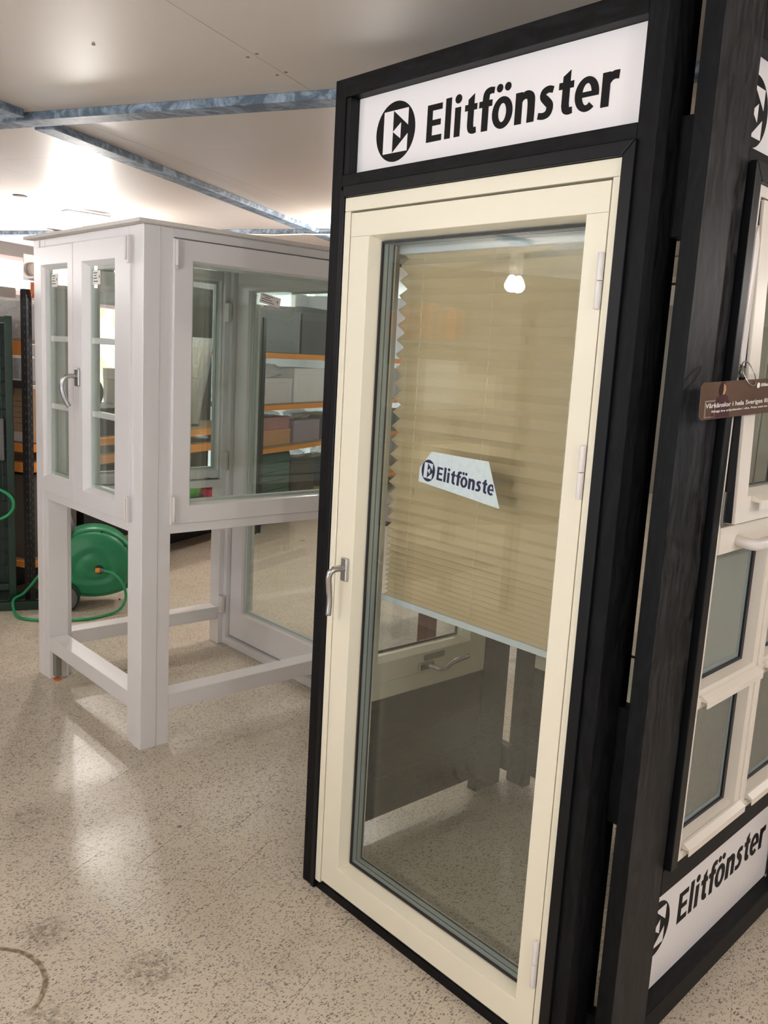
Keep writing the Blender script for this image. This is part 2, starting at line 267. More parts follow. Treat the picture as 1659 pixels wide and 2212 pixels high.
def brand_bm(M, cap, thick=.0006, clip=None, sx=1.0):
    """the shop name drawn letter by letter in bold humanist shapes; unit = cap height"""
    bm = B()
    T = [thick / cap]
    def poly(p): T[0] *= 1.04; prism(bm, p, 'z', 0, T[0])
    def rect(x0, x1, y0, y1): poly([(x0, y0), (x1, y0), (x1, y1), (x0, y1)])
    def ell(cx, cy, rx, ry, n=22): poly([(cx + rx * math.cos(2 * math.pi * k / n), cy + ry * math.sin(2 * math.pi * k / n)) for k in range(n)])
    def strip(L_, R2_):
        T[0] *= 1.04; n = len(L_); a = [[bm.verts.new((x, y, z)) for x, y in q] for q in (L_, R2_) for z in (0, T[0])]
        for k in range(n - 1):
            bm.faces.new((a[1][k], a[1][k + 1], a[3][k + 1], a[3][k])); bm.faces.new((a[0][k + 1], a[0][k], a[2][k], a[2][k + 1]))
            bm.faces.new((a[0][k], a[0][k + 1], a[1][k + 1], a[1][k])); bm.faces.new((a[2][k + 1], a[2][k], a[3][k], a[3][k + 1]))
        for k in (0, n - 1): bm.faces.new((a[0][k], a[1][k], a[3][k], a[2][k]))
    def stroke(pts, ws, n=7):
        c = curve([(x, y, w_) for (x, y), w_ in zip(pts, ws)], n); L_, R2_ = [], []
        for k, q in enumerate(c):
            d = c[min(k + 1, len(c) - 1)] - c[max(k - 1, 0)]; l_ = math.hypot(d.x, d.y) or 1; nx, ny = -d.y / l_, d.x / l_
            L_.append((q.x + nx * q.z / 2, q.y + ny * q.z / 2)); R2_.append((q.x - nx * q.z / 2, q.y - ny * q.z / 2))
        strip(L_, R2_)
    def ring(cx, cy, rx, ry, ix, iy, a0=0, a1=360, n=36):
        t = [math.radians(a0 + (a1 - a0) * k / n) for k in range(n + 1)]
        strip([(cx + rx * math.cos(v), cy + ry * math.sin(v)) for v in t], [(cx + ix * math.cos(v), cy + iy * math.sin(v)) for v in t])
    rect(0, .215, 0, 1); rect(.2, .585, .835, 1); rect(.2, .545, .425, .585); rect(.2, .60, 0, .17)
    rect(.715, .935, 0, 1.07); rect(1.08, 1.30, 0, .77); ell(1.19, .985, .125, .12)
    for o in (0, 3.12):
        poly([(1.56 + o, .20), (1.78 + o, .20), (1.78 + o, 1.03), (1.56 + o, .90)]); rect(1.45 + o, 1.89 + o, .61, .77); stroke([(1.67 + o, .24), (1.70 + o, .135), (1.78 + o, .085), (1.89 + o, .095)], [.22, .22, .175, .155])
    rect(2.08, 2.30, 0, .80); rect(1.965, 2.42, .61, .77); stroke([(2.19, .76), (2.215, .93), (2.32, 1.0), (2.47, .99)], [.22, .215, .175, .155])
    ring(2.785, .38, .345, .40, .135, .235); ell(2.655, 1.0, .105, .105); ell(2.93, 1.0, .105, .105)
    rect(3.22, 3.44, 0, .77); stroke([(3.36, .50), (3.44, .635), (3.58, .685), (3.705, .61), (3.735, .42), (3.735, 0)], [.10, .16, .195, .235, .225, .225])
    stroke([(4.40, .665), (4.26, .695), (4.125, .645), (4.105, .53), (4.22, .42), (4.325, .30), (4.29, .14), (4.15, .078), (3.975, .10)], [.155, .165, .175, .19, .21, .2, .19, .165, .155])
    ring(5.41, .38, .34, .40, .135, .25, 0, 310); rect(5.20, 5.75, .315, .435)
    rect(5.83, 6.05, 0, .77); stroke([(5.97, .50), (6.05, .63), (6.15, .68), (6.28, .675)], [.12, .175, .19, .195])
    for v in bm.verts: v.co = Vector((v.co.x * cap * sx, v.co.y * cap, v.co.z * cap))
    if clip: bmesh.ops.bisect_plane(bm, geom=bm.verts[:] + bm.edges[:] + bm.faces[:], plane_co=clip[0], plane_no=clip[1], clear_outer=True)
    bmesh.ops.transform(bm, matrix=M, verts=bm.verts[:]); return bm
def emblem_bm(M, R, z0=0, z1=.0006, part='disc', sx=1.0):
    bm = B()
    if part == 'disc': prism(bm, [(math.cos(t) * R * sx, math.sin(t) * R) for t in [2 * math.pi * k / 48 for k in range(48)]], 'z', z0, z1)
    else:
        for poly in (((-.60, -.70), (-.12, -.70), (-.12, .70), (-.60, .70)), ((-.12, .70), (.64, .70), (.64, .14)), ((-.12, -.70), (.64, -.14), (.64, -.70)), ((-.12, 0), (.28, .26), (.28, -.26))):
            prism(bm, [(p[0] * R * sx, p[1] * R) for p in poly], 'z', z0, z1)
    bmesh.ops.transform(bm, matrix=M, verts=bm.verts[:]); return bm
def frame_M(o, xd, yd):
    xd = Vector(xd).normalized(); yd = Vector(yd).normalized(); zd = xd.cross(yd)
    return Matrix(((xd.x, yd.x, zd.x, o[0]), (xd.y, yd.y, zd.y, o[1]), (xd.z, yd.z, zd.z, o[2]), (0, 0, 0, 1)))
# ------------------------------------------------------------------ floor
fl = put('floor', box(B(), -5, 13, -6, 9, -.06, -.0045), mat('dark_floor_screed', (120, 104, 86), .9)); tag(fl, kind='structure')
TE, TN = .335, .304
tile_me = []
for k in range(4):
    bm = box(B(), -TE / 2 + .0003, TE / 2 - .0003, -TN / 2 + .0003, TN / 2 - .0003, -.004, 0)
    tt = [e for e in bm.edges if all(abs(v.co.z) < 1e-6 for v in e.verts)]; bmesh.ops.bevel(bm, geom=tt, offset=.0005, segments=1, affect='EDGES')
    me = bpy.data.meshes.new('tile'); bm.to_mesh(me); bm.free(); me.materials.append(FLOOR); tile_me.append(me)
cells = []
fwd = Vector((F_.x, F_.y, 0)).normalized()
for i in range(-14, 40):
    for j in range(-19, 28):
        e = 2.14 + (i + .5) * TE; n = 1.88 + (j + .5) * TN + (.15 if (i % 2 == 0) else 0)
        p = en(e, n); 
        if not (-4.8 < p.x < 12.8 and -5.8 < p.y < 8.8): continue
        d = p - Vector((0, 0, 0)); ang = abs(math.degrees(math.atan2(d.x * fwd.y - d.y * fwd.x, d.dot(fwd))))
        vis = ang < 29 and d.length > .9
        cells.append((0 if vis else 1, d.length, e, n, p))
cells.sort(key=lambda c: (c[0], c[1]))
rest = B()
for k, (v, dl, e, n, p) in enumerate(cells):
    tx, ty = random.uniform(-.0018, .0018), random.uniform(-.0018, .0018)
    M = Matrix.Translation(p + Vector((0, 0, random.uniform(-.0004, 0)))) @ Matrix.Rotation(A, 4, 'Z') @ Matrix.Rotation(tx, 4, 'X') @ Matrix.Rotation(ty, 4, 'Y')
    if k < 300:
        o = bpy.data.objects.new('tile', tile_me[k % 4]); COL.objects.link(o); o.parent = fl; o.matrix_local = M
    else: box(rest, -TE / 2 + .0003, TE / 2 - .0003, -TN / 2 + .0003, TN / 2 - .0003, -.004, 0, M)
tag(put('tile_field', rest, FLOOR, fl, local=True), kind='stuff')
# ------------------------------------------------------------------ ceiling, walls, beams
CEIL = mat('ceiling_board_paint', (214, 203, 192), .42, bump=.04, bscale=3, vary=.03)
def enbox(bm, e0, e1, n0, n1, z0, z1):
    M = Matrix.Rotation(A, 4, 'Z'); return box(bm, e0, e1, n0, n1, z0, z1, M)
ce = put('ceiling', enbox(B(), -6, 13, -7, 7.2, 2.6, 2.7), mat('ceiling_backing', (90, 80, 70), .9)); ce['kind'] = 'structure'
for k, n0 in enumerate([1.6 + 1.2 * q for q in range(-7, 5)]):                    # ceiling boards with hairline joints
    for e0 in (-6, -1.2, 3.6, 8.4):
        if n0 + 1.2 < -7: continue
        put('ceiling_board', enbox(B(), e0 + .001, e0 + 4.799, n0 + .001, min(n0 + 1.199, 7.2), 2.592, 2.6), CEIL, ce)
BLU = wood('blue_grey_weathered_timber', lin((84, 98, 112))[:3], lin((150, 166, 182))[:3], r=.5, axis='x', scale=.25, knots=False, bump=.3)
def beam(name, e0, n0, e1, n1, wdt, z0, z1):
    a, b = en(e0, n0), en(e1, n1); d = (b - a); L_ = d.length; M = Matrix.Translation(a) @ Matrix.Rotation(math.atan2(d.y, d.x), 4, 'Z')
    o = put(name, box(B(), 0, L_, -wdt / 2, wdt / 2, z0, z1, M), BLU, bevel=.003); o['kind'] = 'structure'; return o
beam('trim_1', 2.93, -6, 2.93, 7.0, .10, 2.560, 2.592)
beam('trim_2', 3.02, 2.96, 7.6, 3.40, .10, 2.560, 2.592); beam('trim_3', 2.84, 2.94, -5.5, 2.5, .10, 2.560, 2.592)
beam('trim_4', 6.0, -6, 6.0, 7.0, .10, 2.560, 2.592); beam('trim_5', -.30, -6, -.30, 7.0, .10, 2.560, 2.592)
beam('trim_6', 6.1, 5.2, 12, 5.2, .10, 2.560, 2.592)
WALL = mat('grey_wall_paint', (122, 114, 108), .7, bump=.05, bscale=20)
# left wall (n = 7) with two daylight windows; other walls close the room out of view
bm = B()
for e0, e1, z0, z1 in ((-6, 13, 0, .95), (-6, 7.15, .95, 2.10), (8.5, 13, .95, 2.10), (7.1, 13, 2.10, 2.6), (-6, 3.0, 2.1, 2.6), (3.0, 7.1, 2.47, 2.6)): enbox(bm, e0, e1, 7.0, 7.15, z0, z1)
put('wall_left', bm, WALL)['kind'] = 'structure'
put('wall_back', enbox(B(), 12.8, 13, -7, 7.2, 0, 2.6), WALL)['kind'] = 'structure'
put('wall_right', enbox(B(), -6, 13, -7, -6.85, 0, 2.6), WALL)['kind'] = 'structure'
put('wall_front', enbox(B(), -6, -5.85, -7, 7.2, 0, 2.6), WALL)['kind'] = 'structure'
DAY = bpy.data.materials.new('daylight_through_window'); DAY.use_nodes = True; nt = DAY.node_tree; nt.nodes.clear()
o_ = nt.nodes.new('ShaderNodeOutputMaterial'); em = nt.nodes.new('ShaderNodeEmission'); g_ = nt.nodes.new('ShaderNodeNewGeometry'); nn = nt.nodes.new('ShaderNodeTexNoise'); nn.inputs['Scale'].default_value = 7
cr = nt.nodes.new('ShaderNodeValToRGB'); cr.color_ramp.elements[0].position = .4; cr.color_ramp.elements[0].color = lin((236, 222, 176)); cr.color_ramp.elements[1].position = .6; cr.color_ramp.elements[1].color = (1, .98, .97, 1)
nt.links.new(g_.outputs['Position'], nn.inputs['Vector']); nt.links.new(nn.outputs['Fac'], cr.inputs[0]); nt.links.new(cr.outputs[0], em.inputs[0]); em.inputs[1].default_value = 1.25; nt.links.new(em.outputs[0], o_.inputs[0])
DAY2 = mat('bright_daylight_window', (255, 255, 255), .5, emit=2.2)
for k, (e0, e1, z0, z1, m) in enumerate(((7.15, 8.5, .95, 2.10, DAY), (3.0, 7.1, 2.10, 2.47, DAY2))):
    r = root('window_%d' % (k + 1), en((e0 + e1) / 2, 7.05), kind='structure', rz=A); hw = (e1 - e0) / 2
    put('window_pane', box(B(), -hw, hw, .03, .04, z0, z1), m, r, local=True)
    bm = B(); ring_y(bm, -.02, .05, -hw, hw, z0, z1, -hw + .05, hw - .05, z0 + .05, z1 - .04)
    put('window_frame', bm, mat('window_frame_pinkish', (236, 196, 190), .5), r, local=True)
# small fittings on the ceiling
sp = root('ceiling_vent', en(4.5, 4.62, 2.592), 'small dark round hole fitting in the pale ceiling at far left', 'vent')
put('rim', prism(B(), [(math.cos(t) * .045, math.sin(t) * .045) for t in [k * math.pi / 10 for k in range(20)]], 'z', -.004, 0), mat('dark_vent', (70, 62, 58), .6), sp, local=True)
put('core', prism(B(), [(math.cos(t) * .03, math.sin(t) * .03) for t in [k * math.pi / 10 for k in range(20)]], 'z', -.006, -.003), mat('vent_core', (130, 118, 110), .6), sp, local=True)
SCR = mat('old_screw_filler', (140, 118, 96), .7)
for k, (e, n) in enumerate(((2.50, 1.585), (2.52, 1.63), (2.68, 1.585), (2.70, 1.63), (2.90, 2.25), (2.3, 2.05))):
    o = put('ceiling_screw', prism(B(), [(math.cos(t) * .006, math.sin(t) * .006) for t in [q * math.pi / 4 for q in range(8)]], 'z', 2.5905, 2.592, Matrix.Translation(en(e, n))), SCR, ce)
# cable along the third beam
cb = put('ceiling_cable', tube(B(), [en(5.93, 4.3 - q * .25, 2.552 - .006 * (q % 2)) for q in range(12)], .006, 6), mat('white_cable', (226, 218, 206), .5), org=en(5.93, 3, 2.55))
tag(cb, 'thin white cable clipped under the far blue-grey ceiling beam', 'cable')
# ------------------------------------------------------------------ lamps
BULB = bpy.data.materials.new('lit_bulb'); BULB.use_nodes = True; b = BULB.node_tree.nodes['Principled BSDF']
b.inputs['Base Color'].default_value = (1, 1, 1, 1); b.inputs['Emission Color'].default_value = (1.0, .935, .885, 1); b.inputs['Emission Strength'].default_value = LAMP
SOCK = mat('white_lamp_socket', (225, 220, 214), .4); LPL = mat('grey_lamp_plate', (120, 128, 136), .5)
where = ['behind the white window stand, above the storage rack', 'farthest left, by the wall with daylight windows', 'behind the black booth, over the open floor', 'seen mirrored in the booth door glass',
         'added out of view beside the photographer to light the booth door', 'added out of view behind the photographer to light the booth side', 'added unseen, lighting the booth side with the lower sign', 'beyond the black booth on the right', 'above the far back corner', 'over the far left aisle']
def bulb_me():
    bm = B(); bmesh.ops.create_uvsphere(bm, u_segments=10, v_segments=8, radius=.05)
    for v in bm.verts:
        if v.co.z > 0: v.co.z *= 1.5; v.co.x *= 1 - .35 * v.co.z / .075; v.co.y *= 1 - .35 * v.co.z / .075
    return bm
for k, (x, y, z, s) in enumerate(LAMPS):
    r = root('ceiling_lamp', (x, y, z), 'bare lit bulb on a short drop, ' + where[k], 'lamp', 'bare bulbs hanging from the ceiling')
    m = BULB
    if s != 1.0:
        m = BULB.copy(); m.node_tree.nodes['Principled BSDF'].inputs['Emission Strength'].default_value = LAMP * s
    put('bulb', bulb_me(), m, r, local=True, smooth=True)
    put('socket', tube(B(), [(0, 0, .07), (0, 0, .12), (0, 0, 2.56 - z)], [.022, .026, .026], 12), SOCK, r, local=True)
    put('mounting_plate', box(B(), -.16, .16, -.05, .05, 2.56 - z, 2.575 - z), LPL, r, local=True, bevel=.003)
# ================================================================== BLACK BOOTH
bt = root('display_booth', (2.3, 1.6, 0), 'black timber display booth with cream glass door and shop signs, standing on the speckled floor', 'booth')
XF = 1.615
put('post', box(B(), XF, 1.735, 1.035, 1.080, 0, 2.438), BLK, bt, .002)
put('post', box(B(), XF, 1.735, 2.025, 2.070, 0, 2.438), BLK, bt, .002)
put('rail', box(B(), XF, 1.735, 1.080, 2.025, 2.388, 2.438), BLKY, bt, .002)
put('rail', box(B(), XF, 1.735, 1.080, 2.025, 2.152, 2.184), BLKY, bt, .002)
put('rail', box(B(), XF + .006, 1.735, 1.080, 2.025, 0, .029), BLKY, bt, .002)
put('liner', box(B(), XF + .004, 1.70, 2.005, 2.0249, 2.1845, 2.3875), TRM, bt, .0015)
# mitred trim round the door frame
def trim_piece(pts, axis, a0, a1, name='trim_strip'): put(name, prism(B(), pts, axis, a0, a1), TRM, bt, .002)
trim_piece([(1.074, .0), (1.103, .0), (1.103, 2.121), (1.074, 2.150)], 'x', XF - .010, XF + .030)
trim_piece([(2.007, .0), (2.0248, .0), (2.0248, 2.150), (2.007, 2.1325)], 'x', XF - .004, XF + .030)
trim_piece([(1.0755, 2.1505), (1.104, 2.1215), (2.0065, 2.1215), (2.0065, 2.1505)], 'x', XF - .010, XF + .030)
# door frame (karm)
df = put('door_frame', box(box(B(), XF, 1.715, 1.981, 2.0055, .030, 2.083), XF, 1.715, 1.1035, 1.1265, .030, 2.083), CREAM, bt, .002)
put('door_head', box(B(), XF, 1.715, 1.1035, 2.0055, 2.0835, 2.1205), CREAM, bt, .002)
put('door_sill', box(B(), XF + .012, 1.72, 1.127, 1.980, .0295, .040), mat('aluminium_sill', (150, 150, 150), .4, metal=1), bt)
# leaf
lf = B(); bev_ring_x(lf, XF + .002, 1.712, 1.130, 1.978, .041, 2.078, 1.186, 1.900, .118, 2.014, .012)
leaf = put('door_leaf', lf, CREAM, bt, .0015)
for y0, y1 in ((1.131, 1.1855), (1.9005, 1.977)): put('joint_line', box(B(), XF + .0012, XF + .004, y0, y1, 2.0135, 2.0145), mat('paint_joint', (170, 160, 140), .6), leaf)
g = B(); ring_x(g, 1.6555, 1.661, 1.198, 1.888, .130, 2.002, 1.2045, 1.8815, .1365, 1.9955); ring_x(g, 1.676, 1.679, 1.198, 1.888, .130, 2.002, 1.204, 1.882, .136, 1.996); ring_x(g, 1.695, 1.701, 1.198, 1.888, .130, 2.002, 1.204, 1.882, .136, 1.996)
put('gasket', g, RUB, leaf)
g = B(); ring_x(g, 1.6612, 1.6758, 1.1982, 1.8878, .1302, 2.0018, 1.2035, 1.8825, .1355, 1.9965); ring_x(g, 1.6792, 1.6948, 1.1982, 1.8878, .1302, 2.0018, 1.2035, 1.8825, .1355, 1.9965)
put('spacer', g, SPC, leaf)
put('glass_pane', box(B(), 1.657, 1.661, 1.199, 1.887, .131, 2.001), GLB, leaf)
put('glass_pane', box(B(), 1.695, 1.699, 1.199, 1.887, .131, 2.001), GLB, leaf)
for z0, z1 in ((1.815, 1.932), (1.404, 1.523), (.190, .316)):
    zm = (z0 + z1) / 2; h = B(); tube(h, [(XF - .004, 1.134, z0), (XF - .004, 1.134, zm - .001)], .0075, 12); tube(h, [(XF - .004, 1.134, zm + .001), (XF - .004, 1.134, z1)], .0075, 12)
    put('hinge', h, HNG, leaf, .001)
# door handle
h = B(); box(h, XF - .010, XF + .002, 1.914, 1.940, 1.035, 1.105); put('handle_plate', h, CHR, leaf, .003, label='satin chrome plate of the door handle')
h = B(); pts = curve([(XF - .008, 1.928, 1.075), (XF - .030, 1.928, 1.075), (XF - .048, 1.930, 1.071), (XF - .056, 1.934, 1.055), (XF - .052, 1.936, 1.02), (XF - .048, 1.936, .98), (XF - .050, 1.936, .935)], 5)
tube(h, pts, [.010] * 10 + [.0095] * (len(pts) - 18) + [.0085] * 7 + [.008], 14); put('handle', h, CHR, leaf, label='satin chrome lever handle pointing down')
# pleated blind on the inner side of the leaf
bl = B(); zs = []; z = .990; p = .0068
while z < 1.992: zs.append(z); z += p; p = min(.0205, p + (.00010 if z < 1.12 else .0008 if z < 1.3 else .0006))
zs.append(1.996)
L_ = [bl.verts.new((1.744 + (1 if i % 2 else -1) * (.008 + .008 * min(1, max(0, (zz - 1.0) / .35))), 1.186, zz)) for i, zz in enumerate(zs)]; R2 = [bl.verts.new((v.co.x, 1.886, v.co.z)) for v in L_]
for i in range(len(zs) - 1): bl.faces.new((L_[i], L_[i + 1], R2[i + 1], R2[i]))
blind = put('pleated_blind', bl, BLIND, leaf, label='beige pleated fabric blind drawn down over the upper half of the door')
# (rails and cords belong to the leaf as well)
RLM = mat('pale_grey_blind_rail', (205, 210, 216), .35)
put('blind_rail', box(B(), 1.726, 1.762, 1.180, 1.890, .972, .990), RLM, leaf, .002)
put('blind_rail', box(B(), 1.722, 1.760, 1.180, 1.890, 1.975, 2.004), RLM, leaf, .002)
cds = B()
for y in (1.275, 1.54, 1.80): tube(cds, [(1.7372, y, .985), (1.7372, y, 1.99)], .0008, 6)
put('blind_cord', cds, mat('pale_cord', (235, 228, 210), .5), leaf)
# sticker on the glass
Ms = frame_M((1.6565, 1.687, 1.364), (0, -1, 0), (0, 0, 1))
STK = mat('pale_blue_sticker', (196, 210, 212), .5, vary=.16, bscale=70)
sp_ = [(0, 0), (.002, .037), (.043, .085), (.245, .083), (.291, -.029)]
put('sticker', prism(B(), [(p_[0], p_[1]) for p_ in sp_], 'z', 0, .0006, Ms), STK, leaf, label='torn pale blue sticker with navy shop lettering on the door glass')
def rot2(o, a): return Ms @ Matrix.Translation((o[0], o[1], .0007)) @ Matrix.Rotation(a, 4, 'Z')
put('sticker_emblem', emblem_bm(rot2((.035, .033), -.07), .0295, part='disc', sx=.85), NAVY, leaf)
put('sticker_emblem', emblem_bm(rot2((.035, .033), -.07) @ Matrix.Translation((0, 0, .0006)), .0295, part='e', sx=.85), STK, leaf)
put('sticker_lettering', brand_bm(rot2((.067, .013), -.065), .0355, thick=.0003, clip=((.204, .0, 0), (.97, .25, 0))), NAVY, leaf)
# sign boards
def sign(o, xd, yd, wdt, hgt, ex, tx, tw, ty, cap, er, recess_label=None):
    M = frame_M(o, xd, yd)
    s = put('sign_board', box(B(), 0, wdt, 0, hgt, -.006, 0, M), SIGN, bt, .0008, label=recess_label)
    put('emblem', emblem_bm(M @ Matrix.Translation((ex, ty + cap / 2, .0)), er), INK, s)
    put('emblem_letter', emblem_bm(M @ Matrix.Translation((ex, ty + cap / 2, .0006)), er, part='e'), SIGN, s)
    put('lettering', brand_bm(M @ Matrix.Translation((tx, ty, .0)), cap, sx=tw / cap / 6.34), INK, s)
sign((1.650, 2.0049, 2.1845), (0, -1, 0), (0, 0, 1), .924, .203, (.154), .274, .578, .052, .090, .0765, 'white board with black shop name and round emblem above the door')
# --- second face: turned 4 degrees; s runs along it, d is depth behind its front
TH = math.atan(.071); M2 = Matrix.Translation((1.688, .9567, 0)) @ Matrix.Rotation(TH, 4, 'Z')
def put2(name, bm, m, parent=None, bevel=0.0, label=None):
    bmesh.ops.transform(bm, matrix=M2, verts=bm.verts[:]); return put(name, bm, m, parent or bt, bevel, label=label)
for z0, z1 in ((1.967, 2.206), (.65, .933), (.02, .142)): put('spacer_block', box(B(), 1.700, 1.7345, 1.0055, 1.0345, z0, z1), BLK, bt, .001)
WD = 1.280
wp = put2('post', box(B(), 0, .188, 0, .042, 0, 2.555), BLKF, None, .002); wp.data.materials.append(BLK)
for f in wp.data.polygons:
    if f.normal.x < -.9: f.material_index = 1  # left face takes the darker black: its shade is put into the colour
put2('post', box(B(), 1.092, WD, 0, .042, 0, 2.555), BLKF, None, .002)
for z0, z1, dd in ((2.388, 2.550, 0), (2.140, 2.172, 0), (.412, .484, 0), (0, .070, .004)): put2('rail', box(B(), .1885, 1.0915, dd, .115, z0, z1), BLKX, None, .002)
def M2f(o): return M2 @ frame_M(o, (1, 0, 0), (0, 0, 1))
def sign2(z0, h, ex, tx, tw, ty, cap, er, lbl):
    M = M2f((.189, .048, z0)); q = put('sign_board', box(B(), -.02, .94, 0, h, -.006, 0, M), SIGN, bt, .0008, label=lbl)
    put('emblem', emblem_bm(M @ Matrix.Translation((ex, ty + cap / 2, .0)), er), INK, q); put('emblem_letter', emblem_bm(M @ Matrix.Translation((ex, ty + cap / 2, .0006)), er, part='e'), SIGN, q)
    put('lettering', brand_bm(M @ Matrix.Translation((tx, ty, .0)), cap, sx=tw / cap / 6.34), INK, q)
sign2(.0705, .341, .106, .236, .62, .132, .092, .0785, 'white board with black shop name low on the booth side')
sign2(2.1725, .215, .106, .236, .62, .055, .092, .0765, 'white board with shop name high on the booth side')
def tr(pts): put2('trim_strip', prism(B(), pts, 'y', -.016, .03), TRM, None, .002)
tr([(.196, .4845), (.231, .4845), (.231, 2.111), (.196, 2.146)]); tr([(1.055, .4845), (1.091, .4845), (1.091, 2.146), (1.055, 2.107)]); tr([(.1965, 2.1463), (.2355, 2.1075), (1.0545, 2.1075), (1.0905, 2.1463)])
wf = B(); ring_y(wf, -.006, .09, .2355, 1.0545, .4845, 2.107, .263, 1.040, .506, 2.082); put2('window_frame', wf, WHT2, None, .002)
put2('mullion', box(B(), .631, .661, -.006, .07, .5065, 1.272), WHT2, None, .003)
put2('transom', box(B(), .2635, 1.0395, -.010, .088, 1.2725, 1.338), WHT2, None, .003)
for x0, x1 in ((.2635, .6305), (.6615, 1.0395)):
    put2('transom', box(B(), x0, x1, -.003, .07, .884, .914), WHT2, None, .002)
    for z0, z1, gm in ((.5065, .8835, FR2), (.9145, 1.272, FR1)):
        b_ = B(); bev_ring_y(b_, .001, .045, x0, x1, z0, z1, x0 + .004, x1 - .030, z0 + .016, z1 - .004, .006)
        be = put2('glazing_bead', b_, WHT2)
        g = B(); ring_y(g, .0280, .0330, x0 + .008, x1 - .034, z0 + .020, z1 - .008, x0 + .014, x1 - .052, z0 + .030, z1 - .014); put2('gasket', g, RUB, be)
        g = B(); ring_y(g, .0335, .046, x0 + .009, x1 - .035, z0 + .021, z1 - .009, x0 + .020, x1 - .066, z0 + .042, z1 - .020); put2('spacer', g, SPC, be)
        put2('pane', box(B(), x0 + .0085, x1 - .0345, .0345, .0385, z0 + .0205, z1 - .0085), gm, be)
    for zz in (.513, .906):                                                            # weather bars with an overhanging lip
        put2('drip_bar', prism(B(), [(.0008, zz + .012), (-.006, zz + .010), (-.022, zz), (-.022, zz - .018), (-.019, zz - .018), (-.019, zz - .004), (.0008, zz - .004)], 'x', x0 + .016, x1 - .002), WHT2, None, .0008)
# top-hung sash, slightly pushed out at the bottom
MT = Matrix.Translation((0, -.004, 2.080)) @ Matrix.Rotation(math.radians(-1.9), 4, 'X') @ Matrix.Translation((0, .004, -2.080))
b_ = B(); bev_ring_y(b_, -.012, .045, .270, 1.020, 1.350, 2.076, .330, .960, 1.412, 2.020, .012, MT); sash = put2('top_hung_sash', b_, WHT2, None, .002)
g = B(); ring_y(g, .0455, .051, .266, 1.024, 1.343, 2.079, .340, .950, 1.426, 2.01, MT); put2('gasket', g, RUB, sash)
put2('pane', box(B(), .334, .956, .020, .024, 1.418, 2.014, MT), GLA, sash)
put2('drip_bar', prism(B(), [(-.0115, 1.414), (-.036, 1.402), (-.036, 1.380), (-.032, 1.380), (-.032, 1.396), (-.0115, 1.398)], 'x', .352, .955, MT), WHT2, sash, .0006)
put2('gasket', box(B(), .2665, .2697, -.004, .030, 1.352, 2.074, MT), RUB, sash)  # black side strip: gasket, with the shadow of the gap in its colour
put2('corner_hinge', box(B(), .256, .276, -.012, -.0065, 1.345, 1.425), mat('zinc_bracket', (158, 160, 156), .35, metal=1), None, .001)
put2('stay_arm', prism(B(), [(.240, 1.74), (.247, 1.718), (.268, 1.712), (.268, 1.98), (.254, 2.02), (.244, 2.0)], 'y', -.014, -.0075), HNG, None, .002)
put2('friction_screw', tube(B(), [(.256, -.006, 1.70), (.256, -.018, 1.70)], .012, 14), mat('zinc_bracket'), None, .001)
h = B(); tube(h, curve([(.36, -.010, 1.300), (.355, -.04, 1.296), (.39, -.052, 1.292), (.50, -.052, 1.290), (.80, -.052, 1.290), (.90, -.052, 1.292), (.935, -.04, 1.296), (.93, -.010, 1.30)], 5), .014, 12); put2('pull_handle', h, HNG)
# hang tag on the stay
Mt = frame_M((1.710, .925, 1.595), (1, -.035, .062), (-.062, 0, 1))
tg = root('hang_tag', (1.93, .93, 1.70), 'brown photo card with white lettering hanging from the window stay on a ring', 'tag')
put('card', prism(B(), [(.008, 0), (.34, 0), (.348, .008), (.348, .070), (.34, .078), (.008, .078), (0, .070), (0, .008)], 'z', -.0012, 0, Mt), mat('brown_photo_print', (96, 74, 62), .28, vary=.35, bscale=9), tg)
pm = mat('photo_dark', (52, 34, 34), .3); ps = mat('photo_skin', (196, 146, 112), .3); pb = mat('photo_pale', (150, 136, 126), .3)
put('print_window', ring_x(B(), .0, .0004, .018, .060, .004, .040, .022, .056, .006, .037, Mt @ Matrix(((0, 1, 0, 0), (0, 0, 1, 0), (1, 0, 0, 0), (0, 0, 0, 1)))), pb, tg)
put('print_shirt', prism(B(), [(.046, .002), (.048, .020), (.058, .040), (.074, .050), (.092, .052), (.106, .046), (.116, .030), (.118, .002)], 'z', 0, .0004, Mt), mat('photo_plaid', (78, 50, 54), .3, vary=.5, bscale=260), tg)
put('print_head', prism(B(), [(.082 + .0125 * math.cos(t) + .003 * math.sin(t), .063 + .0145 * math.sin(t)) for t in [k * math.pi / 9 for k in range(18)]], 'z', .0003, .0007, Mt), pm, tg)
put('print_face', prism(B(), [(.086, .074), (.094, .069), (.0955, .062), (.097, .060), (.0945, .056), (.092, .051), (.084, .050), (.087, .060)], 'z', .0007, .0009, Mt), ps, tg)
LW = mat('white_print', (240, 236, 232), .4)
put('lettering', text_bm('Vårkänslor i hela Sveriges fönster', Mt @ Matrix.Translation((.019, .0245, .0010)), width=.312, height=.0098, offset=.012, thick=.0003), LW, tg)
put('lettering', text_bm('Riktigt bra erbjudanden i våra. Prata med oss i butiken', Mt @ Matrix.Translation((.045, .0140, .0010)), width=.285, height=.0048, offset=.008, thick=.0003), LW, tg)
put('print_emblem', emblem_bm(Mt @ Matrix.Translation((.232, .064, .0010)), .0062, z1=.0003), LW, tg); put('lettering', brand_bm(Mt @ Matrix.Translation((.243, .0612, .0010)), .0066, thick=.0003), LW, tg)
h = B(); tube(h, [(1.905 + .026 * math.cos(t), .925 + .012 * math.sin(t), 1.698 + .026 * math.sin(t)) for t in [k * math.pi / 12 for k in range(25)]], .0014, 6, cap=False); put('ring', h, CHR, tg)
